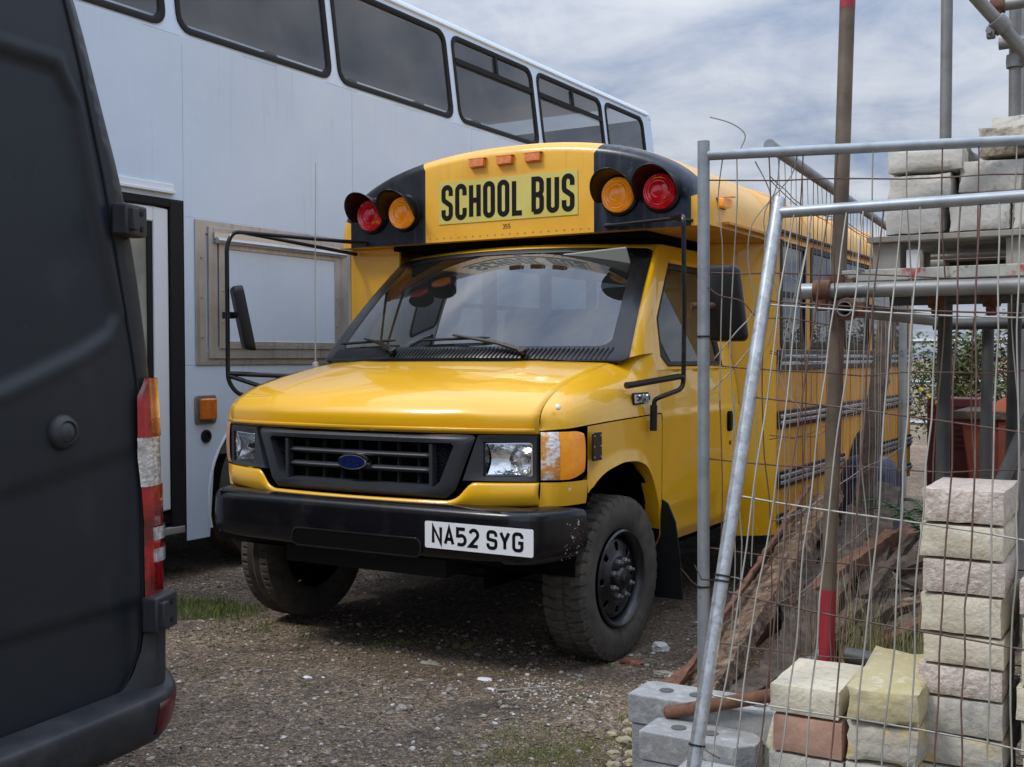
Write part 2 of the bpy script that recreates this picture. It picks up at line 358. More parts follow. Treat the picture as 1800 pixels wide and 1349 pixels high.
def rope_bend(P, k=6):
    """polyline with rounded corners through catmull-rom"""
    return [cat_rom(P, i / (k * (len(P) - 1))) for i in range(k * (len(P) - 1) + 1)]
def fillet(P, r, k=5):
    P = [Vector(p) for p in P]; o = [P[0]]
    for a, b, c in zip(P, P[1:], P[2:]):
        d1 = (a - b); d2 = (c - b); q = min(r, d1.length * .45, d2.length * .45)
        s, e = b + d1.normalized() * q, b + d2.normalized() * q
        for i in range(k + 1):
            t = i / k; o.append((1 - t) ** 2 * s + 2 * t * (1 - t) * b + t * t * e)
    o.append(P[-1]); return o

# ------------------------------------------------------------------ stroke lettering (flat shapes with a hair of thickness)
def arc(cx, cy, r, a0, a1, n=6): return [(cx + r * math.cos(R_(a0 + (a1 - a0) * i / n)), cy + r * math.sin(R_(a0 + (a1 - a0) * i / n))) for i in range(n + 1)]
def glyph(c, w, h, k=.5):
    r = w * k; m = h * .52
    if c == 'O': return [(arc(r, r, r, 180, 270) + arc(w - r, r, r, 270, 360) + arc(w - r, h - r, r, 0, 90) + arc(r, h - r, r, 90, 180), True)]
    if c == 'C': return [([(w, h * .70)] + arc(w - r, h - r, r, 0, 90) + arc(r, h - r, r, 90, 180) + arc(r, r, r, 180, 270) + arc(w - r, r, r, 270, 360) + [(w, h * .30)], False)]
    if c == 'G': return [([(w, h * .74)] + arc(w - r, h - r, r, 0, 90) + arc(r, h - r, r, 90, 180) + arc(r, r, r, 180, 270) + arc(w - r, r, r, 270, 360) + [(w, h * .46), (w * .55, h * .46)], False)]
    if c == 'S': return [([(w, h * .72)] + arc(w - r, h - r, r, 0, 90) + arc(r, h - r, r, 90, 180) + arc(r, h * .66, r, 180, 215) + arc(w - r, h * .34, r, 35, 0) + arc(w - r, r, r, 360, 270) + arc(r, r, r, 270, 180) + [(0, h * .28)], False)]
    if c == 'U': return [([(0, h)] + arc(r, r, r, 180, 270) + arc(w - r, r, r, 270, 360) + [(w, h)], False)]
    if c == 'H': return [([(0, 0), (0, h)], False), ([(w, 0), (w, h)], False), ([(0, m), (w, m)], False)]
    if c == 'L': return [([(0, h), (0, 0), (w, 0)], False)]
    if c == 'N': return [([(0, 0), (0, h), (w, 0), (w, h)], False)]
    if c == 'A': return [([(0, 0), (w * .5, h), (w, 0)], False), ([(w * .16, h * .30), (w * .84, h * .30)], False)]
    if c == 'Y': return [([(0, h), (w * .5, h * .45), (w, h)], False), ([(w * .5, h * .48), (w * .5, 0)], False)]
    if c == 'B': return [([(0, 0), (0, h), (w - r, h)] + arc(w - r, h - r, r, 90, 0) + arc(w - r, m + r, r, 0, -90) + [(0, m)], False), ([(0, 0), (w - r, 0)] + arc(w - r, r, r, 270, 360) + arc(w - r, m - r, r, 0, 90) + [(0, m)], False)]
    if c == '5': return [([(w * .95, h), (0, h), (0, h * .56)] + arc(w * .5, h * .31, w * .5, 120, -90, 10) + [(0, h * .04)], False)]
    if c == '2': return [(arc(w * .5, h - w * .5, w * .5, 165, -25, 9) + [(0, 0), (w, 0)], False)]
    if c == '3': return [(arc(w * .5, h - w * .5, w * .5, 150, -70, 9) + arc(w * .5, w * .5, w * .5, 70, -150, 9), False)]
    if c == 'E': return [([(w, h), (0, h), (0, 0), (w, 0)], False), ([(0, m), (w * .9, m)], False)]
    if c == '0': return glyph('O', w, h, k)
    if c == 'F': return [([(w * 1.25, h), (w * .1, h * .96), (0, 0)], False), ([(-w * .2, h * .5), (w * .9, h * .55)], False)]
    if c == 'o': return [(arc(w * .5, w * .5, w * .45, 0, 340, 12), True)]
    if c == 'r': return [([(w * .1, 0), (w * .1, h * .55)], False), ([(w * .1, h * .35), (w * .5, h * .55), (w * .9, h * .5)], False)]
    if c == 'd': return [(arc(w * .45, w * .45, w * .45, 0, 340, 12), True), ([(w * .9, 0), (w * .9, h)], False)]
    return []
def ribbon(mb, pts, closed, sw, put, th):
    n = len(pts); P = [Vector(p) for p in pts]
    Pn = [P[0]]
    for p in P[1:]:
        if (p - Pn[-1]).length > 1e-6: Pn.append(p)
    if closed and (Pn[0] - Pn[-1]).length < 1e-6: Pn.pop()
    P = Pn; n = len(P); Lp = []; Rp = []
    for i in range(n):
        a = P[i - 1] if (i > 0 or closed) else None; c = P[(i + 1) % n] if (i < n - 1 or closed) else None
        d1 = (P[i] - a).normalized() if a is not None else None; d2 = (c - P[i]).normalized() if c is not None else None
        if d1 is None: d1 = d2
        if d2 is None: d2 = d1
        t = (d1 + d2)
        t = t.normalized() if t.length > 1e-4 else d1
        nn = Vector((-t.y, t.x)); q = max(.38, nn.dot(Vector((-d1.y, d1.x))))
        Lp.append(P[i] + nn * sw / 2 / q); Rp.append(P[i] - nn * sw / 2 / q)
    m = n if closed else n - 1
    vs = [put(p.x, p.y, th) for p in Lp] + [put(p.x, p.y, th) for p in Rp] + [put(p.x, p.y, 0) for p in Lp] + [put(p.x, p.y, 0) for p in Rp]
    fs = []
    for i in range(m):
        j = (i + 1) % n
        fs += [(i, j, n + j, n + i), (i, 2 * n + i, 2 * n + j, j), (n + i, n + j, 3 * n + j, 3 * n + i)]
    if not closed: fs += [(0, n, 3 * n, 2 * n), (n - 1, 3 * n - 1, 4 * n - 1, 2 * n - 1)]
    mb.add(vs, fs)
def lettering(name, text, org, right, up, w, h, pitch, sw, material, parent, th=.0012, k=.5, gap=None, slant=0):
    """one mesh per character"""
    org, right, up = Vector(org), Vector(right), Vector(up); nrm = right.cross(up); x = 0; res = []
    for c in text:
        if c == ' ': x += gap or pitch * .6; continue
        mb = MB()
        for gi_, (pts, cl) in enumerate(glyph(c, w - sw, h - sw, k)):
            ribbon(mb, pts, cl, sw, lambda a, b, t, x=x: org + right * (x + a + sw / 2 + slant * b) + up * (b + sw / 2) + nrm * t, th + gi_ * .0003)
        res.append(mb.build(name, material, parent, smooth=0)); x += pitch
    return res

# ================================================================== SCHOOL BUS (x = its left side, y = towards its tail)
BUS = tag(empty('school_bus'), 'yellow school bus with black bumper and SCHOOL BUS sign above the windscreen', 'bus')
def two(mb, name, m, parent, **k):
    return mb.build(name, m, parent, **k), mb.mirror().build(name, m, parent, **k)
gy = lambda x: .07 + .13 * min(1, abs(x) / .87) ** 3
# hood
HC = [(.060, 1.046), (.050, 1.085), (.062, 1.14), (.14, 1.205), (.29, 1.256), (.50, 1.306), (.72, 1.348)]
HX = [(.868,), (.869,), (.8695,), (.866,), (.860,), (.848,), (.827,)]
HS = [(.205, 1.046), (.195, 1.088), (.203, 1.13), (.26, 1.178), (.39, 1.231), (.66, 1.292), (.955, 1.343)]
def hoodf(s, t):
    s = 2 * s - 1; c = cat_rom(HC, t); e = cat_rom(HS, t); k = abs(s) ** 2.4
    z = lerp(c[1], e[1], s * s) + .004 * math.exp(-((abs(s) - .62) / .10) ** 2) * min(1, t * 3)
    return (s * cat_rom(HX, t)[0], lerp(c[0], e[0], k), z)
HOOD = MB().grid(hoodf, 44, 36).build('hood', 'yellow_paint', BUS, smooth=50, solid=.012)
MB().grid(lambda s, t: (lerp(-.855, .855, s), gy(lerp(-.855, .855, s)) - .004 - .01 * t, 1.049 + .022 * t), 40, 1).build('hood_lip', 'yellow_paint', HOOD, solid=.006)
# fenders
SEAM = [(.871, .199, 1.075), (.8725, .207, 1.13), (.869, .262, 1.178), (.863, .38, 1.229), (.850, .60, 1.282), (.830, .955, 1.342), (.905, 1.07, 1.368), (.945, 1.166, 1.385)]
CREA = [(.872, .200, 1.062), (.925, .232, 1.066), (.966, .29, 1.07), (.990, .40, 1.078), (1.0, .60, 1.086), (1.003, .95, 1.094), (1.003, 1.10, 1.097), (1.003, 1.166, 1.098)]
SX = [(.34, .945), (.45, .962), (.50, .985), (.56, .988), (.60, .993), (.64, 1.0), (1.085, 1.003), (1.10, .995), (1.2, .985), (1.31, .965), (1.95, .805)]
ARCH = [(.36, .752), (.40, .79), (.432, .818), (.50, .852), (.566, .874), (.717, .896), (.86, .89), (.95, .868), (1.0, .838), (1.06, .76), (1.11, .655), (1.15, .57), (1.17, .50)]
def crea(y):
    for a, b in zip(CREA, CREA[1:]):
        if a[1] <= y <= b[1]: return lerp(a[0], b[0], (y - a[1]) / (b[1] - a[1]))
    return 1.003
def fender_mesh():
    mb = MB()
    def up(u, v):
        s = Vector(cat_rom(SEAM, u)); c = Vector(cat_rom(CREA, u)); k = Vector((c.x - .022, (s.y + c.y) / 2, lerp(c.z, s.z, .78)))
        return (1 - v) ** 2 * c + 2 * v * (1 - v) * k + v * v * s
    mb.grid(up, 48, 12)
    def low(u, v):
        y = lerp(.40, 1.166, u); zt = interp([(q[1], q[2]) for q in CREA], y) - .006; zb = (interp(ARCH, y - .035) + interp(ARCH, y + .035) + 2 * interp(ARCH, y)) / 4
        z = lerp(zb, zt, v); x = crea(y) * interp(SX, z) / 1.003
        fl = max(0, 1 - (z - zb) / .055); x += .012 * fl * (1 if .42 < y < 1.12 else .4)
        return (x, y, z)
    mb.grid(low, 50, 14)
    def lip(u, v):
        p = low(u, 0); return (p[0] - .07 * v, p[1], p[2] + .004 * v)
    mb.grid(lip, 50, 2)
    P = CREA[:4]
    def cor(u, v):
        p = cat_rom(P, u); z = lerp(.746, .846, v); return (p[0] - .010 * (1 - v) ** 2, p[1], z)
    mb.grid(cor, 14, 5)
    return mb
two(fender_mesh(), 'fender', 'yellow_paint', BUS, smooth=45)
# wheel housings and dark inner structure
wh = MB()
wh.grid(lambda u, v: (lerp(.97, .55, v), .76 + .44 * math.cos(math.pi * u), max(.34, .44 + .44 * math.sin(math.pi * u))), 20, 1)
wh.box(.53, .55, .3, 1.22, .35, .95)
two(wh, 'wheel_housing', 'dark_void', BUS, smooth=40)
MB().box(-.80, .80, .28, 1.2, .62, 1.02).box(-.78, .78, .2, .45, .5, .80).build('engine_bay', 'dark_void', BUS, smooth=0)
MB().box(-.9, .9, 1.15, 6.1, .40, .62).build('chassis_block', 'dark_void', BUS, smooth=0)  # plain dark underbody box, added to block light beneath the bus
MB().tube([(-.85, .75, .36), (.85, .75, .36)], .06, 10).box(-.45, .45, .12, .5, .42, .56).build('front_axle', 'black_trim', BUS)
# fascia below headlights and grille
def fas(s, t):
    x = lerp(-.868, .868, s); a = abs(x)
    top = interp([(0, .757), (.49, .760), (.53, .775), (.575, .825), (.60, .842), (.9, .846)], a); bot = interp([(0, .722), (.5, .726), (.87, .746)], a)
    return (x, gy(x) - .004 - .012 * math.sin(math.pi * t) + .012 * (1 - t) ** 2, lerp(bot, top, t))
MB().grid(fas, 90, 8).build('front_fascia', 'yellow_paint', BUS, smooth=45, solid=.008)
# grille
def oct_(zt, zb, ht, hb, r):
    q = [(-hb + r, zb), (hb - r, zb), (hb, zb + r * .8), (ht, zt - .012), (ht - .012, zt), (-ht + .012, zt), (-ht, zt - .012), (-hb, zb + r * .8)]
    o = []
    for a, b in zip(q, q[1:] + q[:1]):
        for i in range(6): o.append((lerp(a[0], b[0], i / 6), lerp(a[1], b[1], i / 6)))
    return o
GR = empty('grille'); GR.parent = BUS
go, gm, gi = oct_(1.040, .768, .605, .515, .045), oct_(1.022, .786, .580, .492, .04), oct_(.998, .822, .505, .440, .03)
mb = MB()
mb.rows([[(x, gy(x) + .004, z) for x, z in go], [(x, gy(x) - .014, z) for x, z in gm], [(x, gy(x) - .010, z) for x, z in oct_(1.004, .815, .515, .450, .03)], [(x, gy(x) + .05, z) for x, z in gi]], True)
mb.build('frame', 'grey_plastic', GR, smooth=50)
for z in (.945, .882):
    MB().grid(lambda s, t, z=z: (lerp(-.40, .40, s), gy(lerp(-.4, .4, s)) + .004 + .022 * abs(2 * t - 1) ** 2, z + .0145 - .029 * t), 20, 8).build('bar', 'grey_plastic', GR, smooth=50, solid=.006)
for x in (-.315, -.21, -.105, .0, .105, .21, .315):
    MB().box(x - .004, x + .004, gy(x) + .036, gy(x) + .055, .823, .997).build('rib', 'grey_plastic', GR, smooth=0)
for sx in (-1, 1):
    MB().box(min(sx * .395, sx * .412), max(sx * .395, sx * .412), .078, .115, .823, .997).build('divider', 'grey_plastic', GR, smooth=0)
    mb = MB()   # honeycomb insert
    for i in range(5):
        for j in range(10):
            cx = sx * (.424 + .0165 * i); cz = .834 + .0175 * j + (.009 if i % 2 else 0)
            if abs(cx) > interp([(.822, .440), (.998, .505)], cz) - .006: continue
            pts = [(cx + .0102 * math.cos(R_(60 * k)), cz + .0102 * math.sin(R_(60 * k))) for k in range(6)]
            ins = [(cx + .0080 * math.cos(R_(60 * k)), cz + .0080 * math.sin(R_(60 * k))) for k in range(6)]
            mb.rows([[(x, gy(x) + .034, z) for x, z in pts], [(x, gy(x) + .028, z) for x, z in ins], [(x, gy(x) + .05, z) for x, z in ins]], True)
    mb.build('honeycomb', 'grey_plastic', GR, smooth=0)
MB().box(-.52, .52, .16, .17, .80, 1.02).build('radiator_screen', 'dark_void', GR, smooth=0)
EM = empty('emblem'); EM.parent = GR
el = lambda a, b, y: [(a * math.cos(2 * math.pi * k / 32), y, .906 + b * math.sin(2 * math.pi * k / 32)) for k in range(32)]
mb = MB(); mb.rows([el(.082, .036, .085), el(.082, .036, .052), el(.079, .033, .046), el(.073, .028, .047)], True); mb.poly(el(.0725, .0277, .0475)); 
E2 = MB().rows([el(.082, .036, .085), el(.082, .036, .052), el(.079, .033, .046), el(.0735, .0285, .0475)], True).build('emblem_ring', 'chrome', GR)
EM2 = MB().poly(el(.0734, .0284, .0482)).build('emblem_oval', 'ford_blue', GR, smooth=0)
bpy.data.objects.remove(EM)
for c, x, ww in (('F', -.050, .026), ('o', -.016, .020), ('r', .007, .018), ('d', .026, .020)):
    mb = MB(); h = .030 if c in 'Fd' else .026
    for pts, cl in glyph(c, ww, h): ribbon(mb, [(px + .25 * pz, pz) for px, pz in pts], cl, .0045, lambda a, b, t, x=x: (x + a, .0480 - t, .892 + b), .0008)
    mb.build('emblem_letter', 'chrome', GR, smooth=0)
# headlights
def bezel_side(sg):
    H = empty('headlight'); H.parent = BUS
    cell = [(.612, .846), (.862, .848), (.862, 1.041), (.620, 1.041)]
    hole = [(.641, .868), (.842, .868), (.842, 1.012), (.641, 1.012)]
    def den(q): return [(lerp(a[0], b[0], i / 6), lerp(a[1], b[1], i / 6)) for a, b in zip(q, q[1:] + q[:1]) for i in range(6)]
    def sk(x, z): return x - (.018 * (1.041 - z) / .2 if x < .63 else 0) * 0 - (.07 * (1.041 - z) / .2 if x < .625 else 0)
    o = [(sk(x, z), z) for x, z in den(cell)]; i_ = den(hole)
    mb = MB().rows([[(sg * x, gy(x) + .012, z) for x, z in o], [(sg * lerp(x, a, .12), gy(x) - .008, lerp(z, b, .12)) for (x, z), (a, b) in zip(o, i_)],
                    [(sg * x, gy(x) - .002, z) for x, z in i_], [(sg * x, gy(x) + .045, z) for x, z in i_]], True)
    mb.build('bezel', 'grey_plastic', H, smooth=40)
    y0 = gy(.74) + .012
    def refl(u, v):
        x = lerp(.648, .836, u); z = lerp(.874, 1.006, v); r2 = ((u - .5) ** 2 + (v - .5) ** 2) * 2
        return (sg * x, gy(x) + .085 - .065 * min(1, r2), z)
    MB().grid(refl, 14, 12).build('reflector', 'reflector', H, smooth=60)
    rim = rrect(.643, .840, .870, 1.010, .012)
    MB().rows([[(sg * x, gy(x) + .05, z) for x, z in rim], [(sg * x, gy(x) + .006, z) for x, z in rim], [(sg * lerp(x, .742, .06), gy(x) + .004, lerp(z, .94, .08)) for x, z in rim]], True).build('rim', 'chrome', H, smooth=40)
    MB().grid(lambda u, v: (sg * lerp(.650, .834, u), gy(lerp(.650, .834, u)) + .006 - .012 * math.sin(math.pi * u) * math.sin(math.pi * v), lerp(.876, 1.004, v)), 10, 8).build('lens', 'lens_glass', H, smooth=60)
    MB().lathe([(0, -.03), (.014, -.03), (.014, .02), (0, .025)], (sg * .742, y0 + .045, .94), (0, -1, 0), 12).build('bulb', 'chrome', H)
    # wrap-round turn signal
    T = empty('turn_signal'); T.parent = BUS
    P = CREA[:4]
    def lam(u0, u1, off):
        def f(u, v):
            uu = lerp(u0, u1, u); p = cat_rom(P, uu); q = cat_rom(P, min(1, uu + .02)); o_ = cat_rom(P, max(0, uu - .02))
            n = Vector((q[1] - o_[1], -(q[0] - o_[0]), 0)).normalized()
            zt, zb = 1.056 - .030 * max(0, (uu - .72) / .28) ** 2, .856 + .045 * max(0, (uu - .6) / .4) ** 2
            bul = off * (math.sin(math.pi * min(1, max(0, v)) ) ** .4 if 0 < v < 1 else 0)
            return (sg * (p[0] + n.x * bul), p[1] + n.y * bul, lerp(zb, zt, v))
        return f
    MB().grid(lam(0, .93, -.010), 12, 3).build('housing', 'black_trim', T, smooth=50)
    MB().grid(lam(.015, .42, .010), 10, 10).build('clear_lens', 'clear_amber' if sg > 0 else 'amber_faded', T, smooth=50)
    MB().grid(lam(.425, .90, .010), 10, 10).build('amber_lens', 'amber' if sg > 0 else 'amber_faded', T, smooth=50)
bezel_side(1); bezel_side(-1)
# bumper
BP = [(0, 0, 0), (.35, .002, 0), (.70, .012, 0), (.825, .032, 0), (.895, .085, 0), (.935, .17, 0), (.955, .28, 0), (.96, .39, 0)]
BSEC = [(-.13, .742), (-.07, .748), (-.02, .735), (-.004, .712), (0, .69), (.004, .62), (0, .57), (-.012, .538), (-.04, .519), (-.12, .512)]
def bump(u, v):
    a = 2 * u - 1; s = -1 if a < 0 else 1; p = cat_rom(BP, abs(a)); q = cat_rom(BP, min(1, abs(a) + .01)); o_ = cat_rom(BP, max(0, abs(a) - .01))
    n = Vector((q[1] - o_[1], -(q[0] - o_[0]), 0)).normalized(); d, z = cat_rom(BSEC, v)
    if abs(a) < .012: n = Vector((0, -1, 0))
    drop = .012 * max(0, (abs(a) - .82) / .18) ** 2
    return (.03 + s * (p[0] + n.x * d), p[1] + n.y * d, lerp(z, .62, .10 * max(0, (abs(a) - .9) / .1)) - drop * 0)
BUM = MB().grid(bump, 96, 36).build('bumper', 'bumper_black', BUS, smooth=50)
MB().box(-.78, .78, .03, .14, .515, .735).build('bumper_core', 'dark_void', BUS, smooth=0)
sl = rrect(-.30, .405, .525, .602, .03, 7)
MB().tube([(x, -.004 + .012 * (x / .7) ** 2, z) for x, z in sl] + [(sl[0][0], -.003, sl[0][1])], .005, 8, False).build('slot_lip', 'bumper_black', BUM)
MB().poly([(x, -.0062 + .012 * (x / .7) ** 2, z) for x, z in sl]).build('slot_shade', 'dark_void', BUM, smooth=0)  # flat dark plate painted in for the shade inside the slot
for i in range(60):   # flaked paint on the left end of the bumper
    u_ = .885 + .09 * random.random() ** .8; v_ = .45 + .42 * random.random(); s_ = random.choice((.002, .003, .003, .004, .007)) * random.uniform(.6, 1.2)
    p = Vector(bump(u_, v_)); px = Vector(bump(u_ + .002, v_)) - p; pz = Vector(bump(u_, v_ - .01)) - p
    n = px.cross(pz).normalized()
    if n.y > 0: n = -n
    px.normalize(); pz.normalize(); k = random.randint(4, 6)
    if i == 0: FL = MB()
    FL.poly([p + n * .0018 + (px * math.cos(6.28 * j / k) * random.uniform(.5, 1.3) + pz * math.sin(6.28 * j / k) * random.uniform(.4, 1)) * s_ for j in range(k)])
tag(FL.build('paint_chips', 'chip_white', BUM, smooth=0), kind='stuff')
# number plate
PL = MB().slab([(.44 + (x), -.014 - .0006, .574 + z) for x, z in rrect(0, .52, 0, .111, .008)], (0, -.004, 0)).build('number_plate', 'plate_white', BUS, smooth=40)
PL.location = (0, 0, 0)
tag(PL, 'white number plate reading NA52 SYG')
xx = .44 + .036
for c in 'NA52 SYG':
    if c == ' ': xx += .026; continue
    mb = MB()
    for pts, cl in glyph(c, .052 - .0140, .080 - .0140, .36): ribbon(mb, pts, cl, .0140, lambda a, b, t, xx=xx: (xx + a + .006, -.0187 - t, .574 + .017 + .006 + b), .0008)
    mb.build('plate_character', 'letter_black', PL, smooth=0); xx += .0605
# windscreen
def W(s, t, off=0):
    xe = lerp(.917, .797, t); ye = lerp(.98, 1.541, t); b = lerp(.2, .16, t) * (1 - s * s)
    p = Vector((s * xe, ye - b, lerp(1.362, 1.922, t) + .022 * math.sin(math.pi * t) + .02 * (1 - s * s) * t))
    if off:
        n = Vector((s * .35, -.70, .62)).normalized(); p += n * off
    return p
def per(s0, s1, t0, t1, r, off):
    """perimeter in (s,t) with rounded corners"""
    q = rrect(s0, s1, t0, t1, r, 7); o = []
    for a, b in zip(q, q[1:] + q[:1]):
        k = 8 if math.dist(a, b) > .3 else 1
        for i in range(k): o.append(W(lerp(a[0], b[0], i / k), lerp(a[1], b[1], i / k), off))
    return o
WS = MB().grid(lambda u, v: W(lerp(-.97, .97, u), lerp(.02, .975, v)), 40, 24).build('windscreen', 'windscreen', BUS, smooth=70)
MB().rows([per(-1, 1, -.03, 1.0, .05, -.012), per(-1, 1, -.03, 1.0, .05, .008), per(-.985, .985, -.02, .985, .05, .012), per(-.90, .90, .085, .955, .07, .005), per(-.895, .895, .09, .95, .07, -.012)], True).build('surround', 'black_gloss', WS, smooth=40)
# A pillars and cab roof
def pil(u, v):
    e = W(1, v, .002); d = Vector((interp(SX, e.z) + .004, lerp(1.19, 1.605, v), lerp(1.385, 1.945, v)))
    d.x = interp(SX, d.z) + .003
    q = e.lerp(d, u); q += Vector((.55, -.8, .2)).normalized() * .018 * math.sin(math.pi * u); return q
pm = MB().grid(pil, 8, 20)
two(pm, 'windscreen_pillar', 'yellow_paint', BUS, smooth=60)
MB().grid(lambda u, v: (W(2 * u - 1, 1).x * lerp(1, 1.01, v), lerp(W(2 * u - 1, 1).y, 2.3, v), W(2 * u - 1, 1).z + .035 * min(1, v * 12)), 24, 14).build('cab_roof', 'yellow_paint', BUS, smooth=60, solid=.02)
# cowl grille between hood and windscreen
def cowl(u, v):
    s = 2 * u - 1; a = Vector((s * .862, lerp(.70, .955, abs(s) ** 2.4), 1.336 - .012 * s * s))
    b = W(s * .99, .03, -.004); return a.lerp(b, v)
CW = MB().grid(cowl, 40, 4).build('cowl', 'dark_void', BUS, smooth=60)
sm = MB()
for i in range(76):
    u = .03 + .94 * i / 75; s_ = (2 * u - 1) * .96; a = W(s_ - .012, -.022, .010); b = W(s_ + .012, .070, .012)
    sm.tube([a, a.lerp(b, .5) + Vector((0, 0, .003)), b], .0042, 5)
tag(sm.build('cowl_louvres', 'black_gloss', CW, smooth=40), kind='stuff')
# wipers
for piv, b0, b1 in (((-.35, .03), (-.90, .105), (-.40, .125)), ((.47, .02), (-.20, .120), (.24, .135))):
    WI = empty('wiper'); WI.parent = BUS
    A = W(piv[0], piv[1], .035); B = W((b0[0] + b1[0]) / 2, (b0[1] + b1[1]) / 2 + .012, .04)
    MB().tube([A, A.lerp(B, .35) + Vector((0, -.012, .012)), B], [.012, .010, .006], 8).lathe([(0, .025), (.020, .022), (.022, 0), (0, 0)], A - Vector((0, 0, .01)), (0, -.6, .8), 12).build('arm', 'black_gloss', WI)
    MB().tube([W(lerp(b0[0], b1[0], k / 10), lerp(b0[1], b1[1], k / 10), .022) for k in range(11)], [.004] + [.008] * 9 + [.004], 6).build('blade', 'rubber', WI)
# doors
DO = [(1.172, 1.30), (2.28, 1.30), (2.28, 1.945), (1.615, 1.945), (1.30, 1.56), (1.172, 1.392)]
DI = [(1.345, 1.318), (2.12, 1.318), (2.14, 1.86), (1.665, 1.86), (1.335, 1.56), (1.275, 1.375)]
def dens(q, k=8): return [(lerp(a[0], b[0], i / k), lerp(a[1], b[1], i / k)) for a, b in zip(q, q[1:] + q[:1]) for i in range(k)]
dx = lambda z: interp(SX, z)
def shrink(q, f):
    cx = sum(a for a, b in q) / len(q); cz = sum(b for a, b in q) / len(q)
    return [(lerp(a, cx, f), lerp(b, cz, f)) for a, b in q]
for sg in (1, -1):
    D = MB()
    def dl(u, v):
        y = lerp(1.172, 2.28, u); z = lerp(.448, 1.30, v); return (dx(z), y, z)
    D.grid(dl, 12, 60)
    o, i_ = dens(DO), dens(DI)
    D.rows([[(dx(z), y, z) for y, z in o], [(dx(z) + .006, y, z) for y, z in dens(shrink(DI, -.06))], [(dx(z) - .006, y, z) for y, z in i_]], True)
    if sg < 0: D = D.mirror()
    DR = D.build('door', 'yellow_paint', BUS, smooth=30)
    fr = MB().rows([[(sg * (dx(z) - .004), y, z) for y, z in i_], [(sg * (dx(z) - .001), y, z) for y, z in dens(shrink(DI, .03))], [(sg * (dx(z) - .006), y, z) for y, z in dens(shrink(DI, .10))], [(sg * (dx(z) - .02), y, z) for y, z in dens(shrink(DI, .11))]], True)
    fr.build('window_frame', 'black_trim', DR, smooth=30)
    MB().poly([(sg * (dx(z) - .014), y, z) for y, z in dens(shrink(DI, .07))]).build('window_pane', 'cab_glass', DR, smooth=0)
    MB().slab([(sg * (.9995), y, z) for y, z in rrect(2.07, 2.155, .955, 1.065, .02)], (sg * .006, 0, 0)).build('handle_cup', 'dark_void', DR, smooth=0)
    MB().slab([(sg * 1.004, y, z) for y, z in rrect(2.085, 2.115, .965, 1.055, .01)], (sg * .018, 0, 0)).build('handle', 'black_trim', DR, smooth=30)
    MB().lathe([(0, .006), (.012, .005), (.013, 0)], (sg * 1.001, 2.12, .89), (sg, 0, 0), 12).build('lock', 'rim_black', DR)
MB().box(-.9, .9, 1.165, 1.18, .45, 1.34).build('firewall', 'dark_void', BUS, smooth=0)
# fender furniture
lm = MB().slab([(1.012, y, z) for y, z in rrect(.395, .475, .925, 1.045, .006)], (.008, 0, 0))
FLP = lm.build('reflector_backing', 'black_gloss', BUS, smooth=30)
for z in (.94, .985, 1.03):
    for y in (.405, .465): MB().lathe([(0, .003), (.004, .002), (.004, 0)], (1.020, y, z), (1, 0, 0), 8).build('screw', 'chrome', FLP)
for p, ax in (((.937, .235, 1.160), (.75, -.4, .55)), ((.957, .285, .815), (.85, -.55, 0))):
    MB().lathe([(0, .006), (.008, .005), (.013, .001), (.013, -.004)], p, ax, 12).build('repeater_plug', 'white_paint', BUS)
lettering('badge_letter', 'E350', (.997, .862, 1.153), (0, 1, 0), (-.08, 0, 1), .036, .040, .043, .009, 'alu_bright', BUS, th=.010, k=.3)
lb = MB().slab([(.990 - .08 * (z - 1.15), y, z) for y, z in rrect(.852, 1.035, 1.145, 1.200, .004)], (.004, 0, 0)).build('badge_plate', 'black_trim', BUS, smooth=0)
# mud flaps
two(MB().slab([(.70, 1.165, .70), (.98, 1.165, .69), (1.03, 1.17, .66), (1.065, 1.18, .57), (1.08, 1.20, .40), (1.085, 1.22, .19), (.72, 1.22, .19)], (0, .012, 0)), 'mud_flap', 'rubber', BUS, smooth=20)
# wheels -----------------------------------------------------------
def tyre_mesh(R=.372, wd=.214, herring=True):
    n, m = 320, 56; rim = .215; mb = MB(); vs = []
    prof = [(-.36, rim), (-.42, rim + .012), (-.495, rim + .045), (-.515, rim + .085), (-.49, R - .030), (-.45, R - .010), (-.40, R), (0, R + .003), (.40, R), (.45, R - .010), (.49, R - .030), (.515, rim + .085), (.495, rim + .045), (.42, rim + .012), (.36, rim)]
    P3 = [(a, b) for a, b in prof]
    def f(k, j):
        a = 2 * math.pi * k / n; t = j / m; h, r = cat_rom(P3, t); x = h / .5 * .5
        if r > R - .028 and abs(h) < .49:
            q = h / .45; g = 0
            if herring:
                if abs(abs(q) - .40) < .045 or abs(q) < .03: g = 1
                ph = (a * 44 / (2 * math.pi) + (q * 3.0 if abs(q) < .40 else abs(q) * .5)) % 1 if q > -.4 else (a * 44 / (2 * math.pi) + abs(q) * .5) % 1
                if ph < .22: g = max(g, .9)
            else:
                if min(abs(abs(q) - .25), abs(abs(q) - .66)) < .05 + .02 * math.sin(a * 60): g = 1
            r -= .013 * g * min(1, (R + .004 - abs(r - R) * 0 - (R - .03)) / .03)
        return (h * wd, r * math.cos(a), r * math.sin(a))
    vs = [f(k, j) for k in range(n) for j in range(m + 1)]
    fs = [(k * (m + 1) + j, k * (m + 1) + j + 1, ((k + 1) % n) * (m + 1) + j + 1, ((k + 1) % n) * (m + 1) + j) for k in range(n) for j in range(m)]
    return mb.add(vs, fs)
